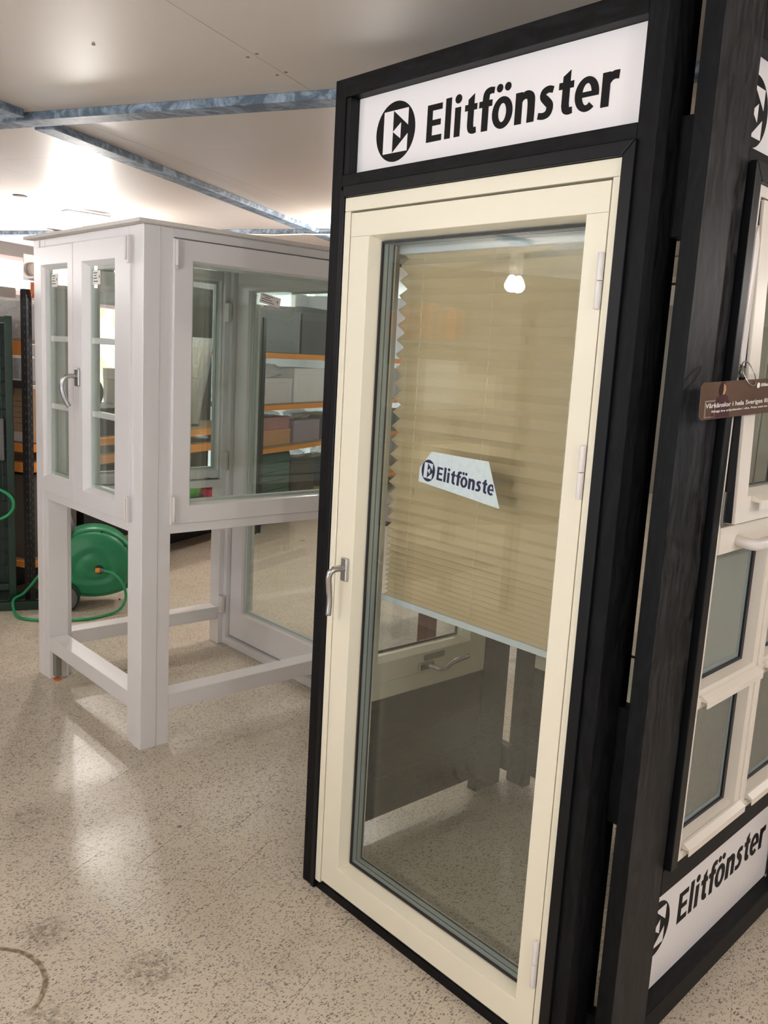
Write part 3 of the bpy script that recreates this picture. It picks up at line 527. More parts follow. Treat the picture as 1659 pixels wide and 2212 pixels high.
# --- third face (plane y = 2.13, facing inwards) and fourth (x = 2.80)
def inner_face(kind):
    # frame coordinates: u along the wall, d depth away from the booth interior
    if kind == 3: T = lambda u0, u1, d0, d1, z0, z1: (u0, u1, 2.13 + d0, 2.13 + d1, z0, z1); U0, U1 = 1.80, 2.66
    else: T = lambda u0, u1, d0, d1, z0, z1: (2.70 + d0, 2.70 + d1, u0, u1, z0, z1); U0, U1 = 1.17, 2.128
    wm = BLKX if kind == 3 else BLKY
    put('post', box(B(), *T(U0, U0 + .045, 0, .12, 0, 2.438)), BLK, bt, .002); put('post', box(B(), *T(U1 - .045 - (.10 if kind == 3 else .045), U1, 0, .045, 0, 2.438)), BLK, bt, .002)
    a, b_ = U0 + .0455, U1 - (.1455 if kind == 3 else .0905)
    put('rail', box(B(), *T(a, b_, 0, .12, 2.12, 2.438)), wm, bt, .002)
    n = 3; h0, h1 = .058, .51
    for q in range(n): put('infill_board', box(B(), *T(a, b_, .01, .03, h0 + q * (h1 - h0) / n, h0 + (q + 1) * (h1 - h0) / n - .002)), DRK, bt, .001)
    R = ring_y if kind == 3 else ring_x; BR = bev_ring_y if kind == 3 else bev_ring_x; o = 2.13 if kind == 3 else 2.70
    b1 = B(); R(b1, o + .004, o + .10, a + .002, b_ - .002, .512, 2.118, a + .04, b_ - .04, .575, 2.07); put('window_frame', b1, CREAM, bt, .002)
    b1 = B(); BR(b1, o - .004, o + .06, a + .043, b_ - .043, .578, 2.067, a + .10, b_ - .10, .650, 2.00, .010); s = put('window_sash', b1, CREAM, bt, .002)
    g = B(); R(g, o + .0605, o + .064, a + .09, b_ - .09, .64, 2.01, a + .118, b_ - .118, .668, 1.982); put('gasket', g, RUB, s)
    c = [v for v in T(a + .105, b_ - .105, .03, .034, .655, 1.995)]; put('pane', box(B(), *c), GLA, s)
    if kind == 3:
        put('handle_plate', box(B(), 2.14, 2.215, 2.114, 2.126, .586, .614), CHR, s, .003)
        put('latch_slot', box(B(), 2.17, 2.275, 2.1235, 2.1262, .618, .640), mat('slot_grey', (120, 122, 112), .5), s, .001)
        h = B(); tube(h, curve([(2.19, 2.12, .60), (2.205, 2.085, .596), (2.225, 2.072, .596), (2.25, 2.070, .606), (2.28, 2.068, .616), (2.345, 2.066, .622)], 5), .0085, 12); put('handle', h, CHR, s)
inner_face(3); inner_face(4)
for z0, z1 in ((.06, .165), (2.2, 2.438)): put('spacer_block', box(B(), 2.6605, 2.6995, 2.10, 2.165, z0, z1), BLK, bt, .001)
# ================================================================== WHITE WINDOW STAND
X0, Y0, X1, Y1, ZT = 1.613, 3.214, 2.735, 4.333, 2.140
st = root('window_display_stand', ((X0 + X1) / 2, (Y0 + Y1) / 2, 0), 'white square display stand of four windows on legs, beside a green hose cart', 'stand')
for x, y in ((X0, Y0), (X0, Y1 - .071), (X1 - .071, Y0), (X1 - .071, Y1 - .071)): put('corner_post', box(B(), x, x + .072, y, y + .071, 0, ZT), WHT, st, .003)
put('top_board', box(B(), X0 - .035, X1 + .035, Y0 - .035, Y1 + .035, ZT + .0005, ZT + .014), mat('rough_white_board_edge', (222, 216, 210), .8, vary=.12, bscale=60), st, .001)
DEP = .10
def legs_and_rails(kind):
    """frame members of a face; p(a0,a1,d0,d1,z0,z1) maps length/depth to x/y"""
    if kind == 'left': p = lambda a0, a1, d0, d1, z0, z1: (X0 + d0, X0 + d1, a0, a1, z0, z1); a0, a1 = Y0 + .0715, Y1 - .0715
    if kind == 'back': p = lambda a0, a1, d0, d1, z0, z1: (X1 - d1, X1 - d0, a0, a1, z0, z1); a0, a1 = Y0 + .0715, Y1 - .0715
    if kind == 'right': p = lambda a0, a1, d0, d1, z0, z1: (a0, a1, Y0 + d0, Y0 + d1, z0, z1); a0, a1 = X0 + .0725, X1 - .0715
    if kind == 'far': p = lambda a0, a1, d0, d1, z0, z1: (a0, a1, Y1 - d1, Y1 - d0, z0, z1); a0, a1 = X0 + .0725, X1 - .0715
    for s0, s1 in ((a0, a0 + .058), (a1 - .058, a1)): put('leg', box(B(), *p(s0, s1, .004, DEP, 0, ZT)), WHT, st, .002)
    b0, b1 = a0 + .0585, a1 - .0585
    put('rail', box(B(), *p(b0, b1, .004, DEP, 2.105, ZT)), WHT, st, .002)
    if kind != 'back':
        put('rail', box(B(), *p(b0, b1, .006, DEP - .004, .150, .222)), WHT, st, .003); put('rail', box(B(), *p(b0, b1, .004, DEP, .922, .962)), WHT, st, .002)
    return p, a0, a1
def sash_part(kind, a0, a1, z0, z1, h0, h1, g0, g1, bevel=.014, lbl=None):
    if kind in ('left', 'back'):
        o, sgn = (X0, 1) if kind == 'left' else (X1, -1)
        BR, R, ax = bev_ring_x, ring_x, 0
    else:
        o, sgn = (Y0, 1) if kind == 'right' else (Y1, -1)
        BR, R, ax = bev_ring_y, ring_y, 1
    def bx(a0, a1, d0, d1, z0, z1):
        d = sorted((o + sgn * d0, o + sgn * d1)); return (d[0], d[1], a0, a1, z0, z1) if ax == 0 else (a0, a1, d[0], d[1], z0, z1)
    b_ = B(); BR(b_, o - sgn * .008, o + sgn * .050, a0, a1, z0, z1, h0, h1, g0, g1, bevel)
    s = put('sash', b_, WHT, st, .002, label=lbl)
    b_ = B(); BR(b_, o + sgn * .074, o + sgn * .051, a0 + .004, a1 - .004, z0 + .004, z1 - .004, h0, h1, g0, g1, bevel * .5); put('inner_frame', b_, WHT, s, .002)
    g = B(); dd = sorted((o + sgn * .0225, o + sgn * .046)); R(g, dd[0], dd[1], h0 + .001, h1 - .001, g0 + .001, g1 - .001, h0 + bevel + .010, h1 - bevel - .010, g0 + bevel + .010, g1 - bevel - .010); put('spacer', g, mat('pale_green_spacer', (192, 200, 194), .35), s)
    put('pane', box(B(), *bx(h0 + .004, h1 - .004, .020, .0224, g0 + .004, g1 - .004)), GLA, s); put('pane', box(B(), *bx(h0 + .004, h1 - .004, .0465, .049, g0 + .004, g1 - .004)), GLA, s)
    return s, bx
for k in ('left', 'right', 'far', 'back'): legs_and_rails(k)
def hinges(s, bx, a, zz, w=.017):
    for z0, z1 in zz:
        h = B(); box(h, *bx(a - w / 2, a + w / 2, -.022, -.009, z0, z1)); c = bx(a + w * .1, a + w * .1, -.026, -.026, z0, z1)
        tube(h, [(c[0], c[2], z0 + .012), (c[0], c[2], z1 - .004)], .006, 10); put('hinge', h, HNG, s, .002)
# left face: pair of casements
sA, bxA = sash_part('left', 3.311, 3.860, .964, 2.103, 3.445, 3.765, 1.030, 2.020, .022)
sB, bxB = sash_part('left', 3.864, 4.268, .964, 2.103, 3.918, 4.222, 1.030, 2.020, .022)
for s, a0, a1, bx in ((sA, 3.468, 3.742, bxA), (sB, 3.941, 4.199, bxB)):
    for z in (1.375, 1.69): put('muntin', box(B(), *bx(a0, a1, .0235, .0455, z - .013, z + .013)), WHT, s, .003)
hinges(sA, bxA, 3.311, ((1.995, 2.100), (.965, 1.075)))
h = B(); box(h, *bxA(3.784, 3.826, -.020, -.0085, 1.488, 1.568)); put('handle_plate', h, CHR, sA, .009)
h = B(); pts = curve([(X0 - .018, 3.806, 1.533), (X0 - .045, 3.806, 1.533), (X0 - .066, 3.808, 1.527), (X0 - .078, 3.812, 1.500), (X0 - .076, 3.812, 1.465), (X0 - .066, 3.810, 1.43), (X0 - .050, 3.806, 1.400)], 5); tube(h, pts, .0108, 12); put('handle', h, CHR, sA, label='curved satin chrome handle')
LBL = mat('white_paper_label', (238, 234, 230), .6)
def label_on(s, o, xd, yd, wdt, hgt, lines, ang=0):
    M = frame_M(o, xd, yd) @ Matrix.Rotation(ang, 4, 'Z'); q = put('paper_label', box(B(), 0, wdt, 0, hgt, 0, .0004, M), LBL, s)
    b_ = B()
    for (x0, x1, y) in lines: box(b_, x0 * wdt, x1 * wdt, y * hgt, y * hgt + hgt * .055, .0004, .0006, M)
    prism(b_, [(wdt * .86 + math.cos(t) * hgt * .07, hgt * .55 + math.sin(t) * hgt * .14) for t in (0, math.pi / 2, math.pi, 3 * math.pi / 2)], 'z', .0004, .0006, M); put('print', b_, INK, s)
LN = [(.08, .62, .8), (.2, .5, .62), (.08, .6, .42), (.08, .7, .2)]
label_on(sA, (X0 + .0198, 3.716, 1.925), (0, -1, 0), (0, 0, 1), .075, .058, LN); label_on(sB, (X0 + .0198, 4.165, 1.925), (0, -1, 0), (0, 0, 1), .070, .058, LN)
# right face: one wide casement
sC, bxC = sash_part('right', 1.741, 2.660, .964, 2.099, 1.822, 2.604, 1.036, 2.022, .010)
hinges(sC, bxC, 1.741, ((1.985, 2.098), (.965, 1.085)), .020)
label_on(sC, (2.158, Y0 + .0198, 1.892), (1, 0, 0), (0, 0, 1), .105, .042, LN, -.19)
bl_ = put('paper_label', prism(B(), [(2.316, 1.821), (2.335, 1.805), (2.374, 1.870), (2.359, 1.886)], 'y', Y0 + .0500, Y0 + .0504), mat('pale_green_label', (206, 216, 204), .6), sC)
# far face: one casement and open lower half
sD, bxD = sash_part('far', 1.741, 2.608, .964, 2.099, 1.81, 2.62 - .02, 1.01, 2.05, .010)
put('sill_mark', box(B(), 2.49, 2.53, Y1 - .1085, Y1 - .107, .975, .978), mat('pencil_mark', (90, 84, 80), .8), sD)
# back face: full-height glazed door
sE, bxE = sash_part('back', 3.346, 4.203, .05, 2.099, 3.372, 4.09, .205, 2.0, .012, 'full height glazed door leaf at the far side of the stand')
for z0, z1 in ((1.83, 1.93), (1.02, 1.12), (.19, .29)):
    h = B(); box(h, X1 - DEP - .030, X1 - DEP - .0105, 4.195, 4.235, z0, z1); put('hinge', h, HNG, sE, .003)
put('threshold', box(B(), X1 - .10, X1 - .005, 3.346, 4.203, 0, .045), WHT, st, .002)
put('foot_bracket', box(B(), X0 + .02, X0 + .05, 4.165, 4.203, .02, .15), mat('zinc_bracket'), st, .001)
cap = put('orange_disc', prism(B(), [(1.648 + math.cos(t) * .020, 4.185 + math.sin(t) * .024) for t in [k * math.pi / 10 for k in range(20)]], 'z', 0, .006), mat('orange_plastic', (222, 120, 50), .4), org=(1.648, 4.185, 0), bevel=.002)
tag(cap, 'small flat orange plastic disc on the floor under the far left leg', 'disc')
# ================================================================== HOSE CART
hc = root('hose_cart', (2.33, 5.33, 0), 'green wheeled hose reel cart with orange connector, behind the white stand', 'cart')
GRN = mat('green_plastic', (34, 128, 84), .38, bump=.05, bscale=30); GRY = mat('grey_plastic', (98, 96, 98), .5)
vd = Vector((2.33, 5.33, 0)).normalized(); rt = Vector((vd.y, -vd.x, 0))                       # rt: to the right seen from the aisle
def hcp(u, d, z): return Vector((2.33, 5.33, 0)) + rt * u + vd * d + Vector((0, 0, z))
MC = Matrix(((rt.x, vd.x, 0, 2.33), (rt.y, vd.y, 0, 5.33), (0, 0, 1, 0), (0, 0, 0, 1)))
def outline(s, n=56):
    o = []
    for k in range(n):
        t = 2 * math.pi * k / n; c, q = math.cos(t), math.sin(t); r = .255
        x, z = c * r * 1.02, q * r
        if q < -.55: z = -.55 * r + (z + .55 * r) * .55; x *= 1.06
        if c < 0 and q > -.2: x *= 1.0 + .10 * (-c)
        o.append((x * s + .012, .268 + z * s))
    return o
def shell(levels):
    bm = B(); rings = []
    for s, d in levels: rings.append([bm.verts.new(MC @ Vector((x, d, z))) for x, z in outline(s)])
    for a, b_ in zip(rings, rings[1:]):
        for k in range(len(a)): f = bm.faces.new((a[k], a[(k + 1) % len(a)], b_[(k + 1) % len(a)], b_[k])); f.smooth = True
    bm.faces.new(rings[0]); bm.faces.new(rings[-1]); return bm
put('body', shell([(.10, -.105), (.17, -.112), (.30, -.110), (.36, -.100), (.42, -.100), (.50, -.112), (.58, -.112), (.66, -.098), (.78, -.098), (.86, -.088), (.90, -.068), (.915, -.060), (.93, -.066), (.97, -.060), (1.0, -.03), (1.0, .09), (.95, .14), (.7, .16), (.1, .16)]), GRN, hc)
for u, z in ((.06, .50), (.20, .405), (.235, .13), (.17, .05)): put('screw_hole', tube(B(), [hcp(u, -.070, z), hcp(u, -.0735, z)], .006, 8), RUB, hc)
def disc_at(name, u, z, r, d0, d1, m, seg=28): return put(name, tube(B(), [hcp(u, d0, z), hcp(u, d0 + .006, z), hcp(u, d1, z)], [r * .86, r, r], seg), m, hc, .002)
disc_at('wheel', -.170, .083, .083, -.16, -.105, GRY); disc_at('wheel_arch', -.170, .088, .100, -.118, -.06, mat('dark_green_recess', (16, 60, 40), .5))
disc_at('hub', -.170, .083, .03, -.165, -.15, mat('dark_grey_plastic', (70, 68, 70), .5)); disc_at('socket', .045, .262, .028, -.120, -.10, mat('dark_green_recess'))
b_ = B(); tube(b_, [hcp(.022, -.130, .262), hcp(.05, -.135, .262)], .016, 12); put('connector', b_, ORG, hc, .002, label='orange hose connector')
b_ = B(); tube(b_, [hcp(.05, -.135, .262), hcp(.066, -.137, .261), hcp(.076, -.138, .260)], [.015, .014, .008], 12); put('connector_collar', b_, GRY, hc, .002)
b_ = B(); tube(b_, [hcp(-.155, -.03, .46), hcp(-.155, -.03, .52), hcp(-.165, -.02, .60)], [.050, .055, .040], 14); put('handle_socket', b_, GRY, hc)
b_ = B(); tube(b_, [hcp(-.20, -.01, .56), hcp(-.20, .02, .92)], .011, 10); tube(b_, [hcp(-.150, -.03, .56), hcp(-.150, .02, .92)], .011, 10); tube(b_, [hcp(-.24, .02, .92), hcp(-.12, .02, .92)], .014, 10); put('handle', b_, mat('pale_grey_tube', (170, 172, 168), .4), hc)
HOS = mat('green_garden_hose', (30, 150, 92), .3)
def fp(x, y): return Vector((x, y, .011))
hp = [hcp(.072, -.138, .260), hcp(.13, -.165, .245), hcp(.185, -.18, .18), hcp(.205, -.19, .10), hcp(.17, -.22, .03), fp(2.30, 5.045), fp(2.171, 5.024), fp(2.022, 5.083), fp(1.87, 5.198), fp(1.845, 5.33), Vector((1.87, 5.44, .070)), Vector((1.955, 5.49, .095)), Vector((2.07, 5.56, .17)), Vector((2.12, 5.48, .30)), Vector((2.14, 5.42, .45))]
b_ = B(); tube(b_, curve(hp, 8), .0085, 10); put('hose', b_, HOS, hc)
# ================================================================== STORAGE RACKS (front along e, n = 4.25)
def level_box(r, e0, e1, n0, n1, z0, z1, m, name, bevel=.002): return put(name, box(B(), e0, e1, n0, n1, z0, z1), m, r, bevel, local=True)
UPM = None
def upright_me():
    bm = B(); w_ = .045
    box(bm, 0, w_, 0, .003, 0, 1.98); box(bm, 0, .003, .003, w_, 0, 1.98); return bm
def rack(e0, L_, levels, label, beams=ORG, depth=.62, top=1.98, group='orange-beamed storage racks along the left wall'):
    r = root('storage_rack', en(e0, 4.25), label, 'rack', group, rz=A)
    for a in (0, L_):
        for d, f in ((0, 1), (depth, -1)):
            b_ = B(); x0 = a - (.0 if a == 0 else .045)
            box(b_, x0, x0 + .045, d - .0015, d + .0015, 0, top); box(b_, x0 if a == 0 else x0 + .042, x0 + .003 if a == 0 else x0 + .045, min(d, d + f * .045), max(d, d + f * .045), 0, top)
            u = put('upright', b_, RCK, r, local=True)
            if d == 0:
                sl = B()
                for q in range(38):
                    box(sl, x0 + .008, x0 + .014, -.0022, -.0016, .06 + q * .05, .078 + q * .05)
                    if a == 0: box(sl, x0 - .0008, x0 - .0001, .010, .017, .06 + q * .05, .078 + q * .05)
                    box(sl, x0 + .030, x0 + .036, -.0022, -.0016, .085 + q * .05, .103 + q * .05)
                put('slot', sl, mat('slot_light', (84, 82, 80), .5), u, local=True)['kind'] = 'stuff'
    for z0, z1 in levels:
        for a in (.0, depth - .03): level_box(r, .046, L_ - .046, a, a + .03, z0, z1, beams, 'beam')
        for a in (.004, L_ - .03): level_box(r, a, a + .026, .046, depth - .046, z0, z1, beams, 'side_beam')
        level_box(r, .03, L_ - .03, .031, depth - .031, z1 - .012, z1 + .004, mat('chipboard_shelf', (150, 122, 88), .8), 'shelf_board')
    return r
rk1 = rack(4.17, 2.75, ((.215, .255), (.84, .90), (.97, 1.02)), 'storage rack with orange beams, its slotted black upright beside the green mesh stand')
rk2 = rack(6.95, 2.60, ((.22, .26), (.74, .78), (1.14, 1.185), (1.62, 1.67)), 'storage rack with orange beams seen through the wide window of the white stand')
rk3 = rack(9.58, 2.60, ((.22, .26), (.74, .78), (1.14, 1.185), (1.62, 1.67)), 'storage rack with orange beams farthest along the row')
put('side_beam', box(B(), .004, .03, .046, .574, 1.575, 1.665), ORG, rk1, .002, local=True); put('shelf_board', box(B(), .031, .24, .046, .574, 1.650, 1.6685), mat('chipboard_shelf'), rk1, .001, local=True)
for q, (z0, z1) in enumerate(((0, .21), )):
    for rk_, L_ in ((rk1, 2.75), (rk2, 2.6), (rk3, 2.6)): put('shade_board', box(B(), .05, L_ - .05, .35, .37, .001, .213), DRK, rk_, local=True)  # added dark board in place of the shade under the racks
hd = put('header_board', box(B(), -2.4, 0.02, .1, .13, 1.925, 1.985), mat('grey_header', (170, 165, 160), .6), rk1, local=True)
def cart_box(name, e, n, z, w_, d, h, m, label, cat='box', group=None, bevel=.004, tape=None):
    r = root(name, en(e, n, z), label, cat, group, rz=A)
    put('body', box(B(), -w_ / 2, w_ / 2, -d / 2, d / 2, .0005, h), m, r, bevel, local=True)
    if tape: put('tape', box(B(), -w_ / 2 - .0006, w_ / 2 + .0006, -.025, .025, h - .05, h + .0010), tape, r, local=True)
    else: put('lid', box(B(), -w_ / 2 - .002, w_ / 2 + .002, -d / 2 - .002, d / 2 + .002, h * .82, h + .002), m, r, .002, local=True)
    return r
TAPE = mat('brown_tape', (150, 108, 60), .3)
bx1 = cart_box('cardboard_box', 4.335, 4.44, 1.0245, .22, .34, .345, CRD, 'plain cardboard box with printed lines beside the black upright', tape=TAPE)
b_ = B()
for q in range(5): box(b_, -.1105, -.1102, -.13, -.03 + (q % 2) * .03, .12 + q * .035, .124 + q * .035)
put('print', b_, mat('faded_print', (120, 98, 78), .8), bx1, local=True)
put('label_strip', box(B(), -.1112, -.1104, -.165, .165, .004, .066), mat('white_carton', (214, 210, 212), .6), bx1, local=True)
put('lettering', text_bm('GSB', frame_M((-.1114, .155, .016), (0, -1, 0), (0, 0, 1)), width=.17, height=.042), mat('red_brown_ink', (140, 60, 52), .5), bx1, local=True)
goods = [('carton', 4.515, 4.62, 1.0245, .10, .30, .345, (150, 160, 158), 'grey-green carton seen through the left sash of the stand'),
         ('carton', 4.605, 4.70, 1.0245, .06, .25, .62, (196, 190, 196), 'tall silvery carton next to the grey-green carton'),
         ('carton', 5.05, 4.56, 1.0245, .78, .44, .195, (16, 15, 16), 'low black carton under the round pan'),
         ('carton', 5.74, 4.58, 1.0245, .50, .45, .46, (160, 150, 140), 'wide grey-brown carton on the rack behind the white stand'),
         ('carton', 6.46, 4.80, 1.0245, .86, .08, 1.18, (66, 68, 66), 'tall dark grey carton behind the grass bundle'),
         ('carton', 4.46, 4.56, .2595, .44, .46, .55, (92, 84, 76), 'dull brown carton low behind the hose cart'),
         ('carton', 5.15, 4.58, .2595, .80, .50, .56, (14, 14, 15), 'black carton low behind the hose cart'),
         ('carton', 6.27, 4.842, .2595, 1.18, .04, .57, (30, 48, 70), 'dark blue flat carton behind the plastic tubs'),
         ('carton', 7.36, 4.56, 1.19, .66, .40, .24, (205, 196, 200), 'pale pinkish carton on the second rack'),
         ('carton', 8.08, 4.56, 1.19, .70, .40, .34, (214, 210, 212), 'large white carton on the second rack'),
         ('carton', 8.85, 4.56, 1.19, .55, .40, .30, (190, 186, 190), 'light grey carton on the second rack'),
         ('carton', 7.36, 4.56, .785, .66, .40, .15, (190, 140, 100), 'tan carton on the middle level of the second rack'),
         ('carton', 7.36, 4.56, .937, .64, .38, .12, (168, 120, 118), 'dusty pink carton stacked on the tan carton'),
         ('carton', 8.03, 4.56, .785, .56, .40, .22, (146, 130, 142), 'mauve carton on the middle level of the second rack'),
         ('carton', 8.70, 4.56, .785, .60, .40, .25, (120, 118, 124), 'mid grey carton on the middle level of the second rack'),
         ('carton', 7.96, 4.56, .265, .50, .42, .34, (52, 44, 38), 'dark brown carton on the bottom level of the second rack'),
         ('carton', 8.7, 4.56, .265, .55, .42, .30, (44, 46, 66), 'dark navy carton on the bottom level of the second rack'),
         ('carton', 7.40, 4.56, 1.675, .74, .45, .40, (120, 126, 132), 'steel grey carton on top of the second rack'),
         ('carton', 8.16, 4.56, 1.675, .70, .45, .46, (70, 70, 78), 'dark grey carton on top of the second rack'),
         ('carton', 9.0, 4.56, 1.675, .35, .45, .34, (150, 48, 46), 'red carton on top of the second rack'),
         ('carton', 10.2, 4.6, 1.19, .8, .45, .36, (170, 166, 166), 'grey carton on the farthest rack, upper shelf'),
         ('carton', 11.2, 4.6, 1.19, .8, .45, .30, (186, 160, 130), 'tan carton on the farthest rack, upper shelf'),
         ('carton', 10.2, 4.6, .785, .8, .45, .26, (90, 110, 96), 'green carton on the farthest rack, middle shelf'),
         ('carton', 11.2, 4.6, .265, .8, .45, .36, (80, 70, 60), 'brown carton on the farthest rack, bottom shelf')]
for q, (nm, e, n, z, w_, d, h, c, lb) in enumerate(goods): cart_box(nm, e, n, z, w_, d, h, mat('carton_%d' % q, c, .6, vary=.08, bscale=9), lb, tape=TAPE if q % 3 == 1 else None)
# green drawer unit in the second rack
dr = root('drawer_cabinet', en(7.32, 4.52, .265), 'dark green low cabinet of shallow drawers seen through the wide window', 'cabinet', rz=A)
put('carcass', box(B(), -.33, .33, -.18, .22, .0, .45), mat('dark_green_steel', (44, 70, 62), .4), dr, .003, local=True)
for q in range(5): put('drawer', box(B(), -.315, .315, -.196, -.181, .012 + q * .087, .092 + q * .087), mat('green_drawer_front', (58, 88, 78), .35), dr, .002, local=True)
# round black pan, wrapped bouquets, tubs
pn = put('round_pan', tube(B(), [en(4.93, 4.40, 1.325), en(4.93, 4.44, 1.325)], [.105, .085], 28), mat('black_enamel', (26, 22, 24), .4), org=en(4.93, 4.42, 1.22), bevel=.003); tag(pn, 'round black pan standing against the bright window on the rack', 'pan')
def blob(name, e, n, z, sx, sy, sz, m, label, cat, seed=1, group=None, bump=.25):
    r_ = random.Random(seed); bm = B(); bmesh.ops.create_icosphere(bm, subdivisions=3, radius=1)
    from mathutils import noise
    for v in bm.verts:
        k = 1 + bump * noise.noise(v.co * 2.3 + Vector((seed * 3.1, 0, 0))) + bump * .6 * noise.noise(v.co * 6 + Vector((0, seed, 0)))
        v.co = Vector((v.co.x * sx * k, v.co.y * sy * k, max(v.co.z, -.8) * sz * k)); 
    zmin = min(v.co.z for v in bm.verts)
    for v in bm.verts: v.co.z -= zmin
    o = put(name, bm, m, local=True, smooth=True); o.location = en(e, n, z); o.rotation_euler = (0, 0, A); tag(o, label, cat, group); return o
for q, (e, n, z, sx, sz, lb) in enumerate(((7.40, 4.40, 1.0595, .20, .030, 'crumpled clear plastic bag at the front of the orange beam, lower'), (8.05, 4.40, 1.0085, .20, .05, 'crumpled clear plastic bag lying on the mauve carton'), (7.97, 4.40, .6075, .17, .05, 'shiny clear bag on the dark brown carton'),
                                          (7.45, 4.40, 1.4335, .22, .07, 'clear plastic wrap on the pale pinkish carton'), (8.7, 4.40, .5685, .20, .06, 'big crumpled bag on the dark navy carton'))):
    blob('plastic_bag', e, n + .1, z, sx, .12, sz, PLS, lb, 'bag', q + 2, 'clear plastic bags in the racks')
wr = root('wrapped_grass_bundle', en(6.24, 4.52, 1.0245), 'plastic-wrapped bundle of dried grasses on the rack behind the far window', 'bundle', rz=A)
for q in range(9):
    a = q * .7; x, y = .04 * math.cos(a), .04 * math.sin(a); tx, ty = .15 * math.cos(a), .12 * math.sin(a)
    b_ = B(); tube(b_, curve([(x, y, .02), (x, y, .25), ((x + tx) / 2, (y + ty) / 2, .45), (tx, ty, .72)], 4), [.004] * 6 + [.006, .012, .018, .020, .018, .010, .003], 6); put('grass_plume', b_, mat('dried_grass', (190, 182, 160), .8), wr, local=True)
b_ = B(); tube(b_, [(0, 0, .0), (0, 0, .2), (0, 0, .45), (0, 0, .74)], [.07, .10, .15, .19], 16, cap=False); put('wrap', b_, PLS, wr, local=True)
b_ = B(); tube(b_, [(0, 0, 0), (0, 0, .004), (0, 0, .018)], [.07, .075, .08], 16); put('base', b_, mat('blue_tub', (40, 66, 92), .5), wr, local=True)
def tub(e, n, z, r0, h, c, lb):
    r = root('plastic_tub', en(e, n, z), lb, 'tub', 'bright plastic tubs', rz=A)
    b_ = B(); tube(b_, [(0, 0, 0), (0, 0, .004), (0, 0, h)], [r0 * .7, r0 * .74, r0], 28); put('body', b_, mat('tub_%d' % c[0], c, .35), r, local=True)
    b_ = B(); tube(b_, [(r0 * 1.0 * math.cos(t), r0 * 1.0 * math.sin(t), h) for t in [k * math.pi / 14 for k in range(29)]], .010, 6, cap=False); put('rim', b_, mat('tub_%d' % c[0], c, .35), r, local=True)
tub(6.15, 4.56, .422, .225, .20, (60, 170, 60), 'bright green plastic tub seen under the far window of the stand')
tub(6.62, 4.52, .2595, .22, .22, (220, 84, 112), 'pink plastic tub beside the bright green tub')
tub(6.15, 4.56, .2595, .21, .157, (30, 60, 34), 'dark green tub under the bright green tub')
# goods at the left end of the first rack (hanging packs, rolls)
def pack(x, y, z, w_, h, c, lb, cat='pack', nm='hanging_pack'):
    r = root(nm, (x, y, z), lb, cat); m = mat('pack_%s' % str(c), c, .3)
    put('backing_card', box(B(), -w_ / 2, w_ / 2, -.004, 0, -h, 0, Matrix.Rotation(math.radians(-24), 4, 'Z')), m, r, .001, local=True)
    put('blister', box(B(), -w_ * .36, w_ * .36, -.03, -.0045, -h * .8, -h * .25, Matrix.Rotation(math.radians(-24), 4, 'Z')), PLS, r, .004, local=True); return r
for q, (n, z, w_, h, c, lb) in enumerate(((4.44, 1.6705, .26, .24, (172, 162, 152), 'clear pack of grey strips on the top orange beam'), (4.625, 1.6705, .08, .22, (186, 172, 150), 'narrow pale pack left of the clear pack of grey strips'), )):
    r = root('wrapped_pack', en(4.30, n, z), lb, 'pack', rz=A); put('contents', box(B(), -.1, .1, -w_ / 2 + .01, w_ / 2 - .01, 0, h), mat('grey_strips_%d' % q, c, .5, vary=.45, bscale=40), r, .004, local=True); put('wrap', box(B(), -.106, .106, -w_ / 2, w_ / 2, -.0, h + .006), PLS, r, .006, local=True)
r = root('wrapped_pack', en(4.262, 4.40, 1.4185), 'clear hanging pack with two small round stickers under the top beam', 'pack', rz=A)
put('contents', box(B(), -.08, .08, -.09, .09, .01, .14), mat('pale_contents', (150, 150, 152), .4, vary=.3, bscale=30), r, .004, local=True); put('wrap', box(B(), -.086, .086, -.1, .1, 0, .15), PLS, r, .01, local=True)
# (the pack rests on a dark beam)
put('side_beam', box(B(), .004, .03, .046, .574, 1.37, 1.418), RCK, rk1, .002, local=True)
rr_ = root('tape_roll_pack', en(4.20, 4.245, 2.10), 'pale tape roll in a clear pack hanging above the black upright', 'tape roll', rz=A)
b_ = B(); tube(b_, [(.0, -.02, 0), (.0, -.045, 0)], .040, 24); put('roll', b_, mat('cream_roll', (222, 204, 190), .5), rr_, .003, local=True)
b_ = B(); tube(b_, [(.0, -.046, 0), (.0, -.048, 0)], .012, 16); put('core', b_, RUB, rr_, local=True)
put('pack_card', box(B(), -.065, .10, -.018, -.014, -.07, .085), mat('pale_pack_card', (216, 208, 206), .3), rr_, .002, local=True)
og = root('hook_pack', en(4.222, 4.238, 1.952), 'small orange pack hanging below the tape roll', 'pack', rz=A); put('body', box(B(), -.03, .05, -.02, 0, -.0, .072), mat('orange_pack', (216, 118, 66), .5), og, .006, local=True)
put('tip', box(B(), -.018, .05, -.018, -.002, -.022, -.0005), mat('red_tip', (196, 84, 60), .5), og, .003, local=True)
cl = root('coiled_hose', en(4.31, 4.17, 1.72), 'blue coiled air hose hanging behind the black upright', 'hose', rz=A)
b_ = B(); tube(b_, [(.012 * math.sin(t * .3) + .045 * math.cos(t), -.01 + .03 * math.sin(t), .25 + t * .0052) for t in [k * .35 for k in range(72)]], .006, 6); put('coil', b_, mat('blue_hose', (30, 44, 140), .3), cl, local=True)
put('sleeve', box(B(), -.03, .06, -.02, .02, .0, .24), mat('blue_sleeve', (52, 66, 110), .4), cl, .004, local=True)
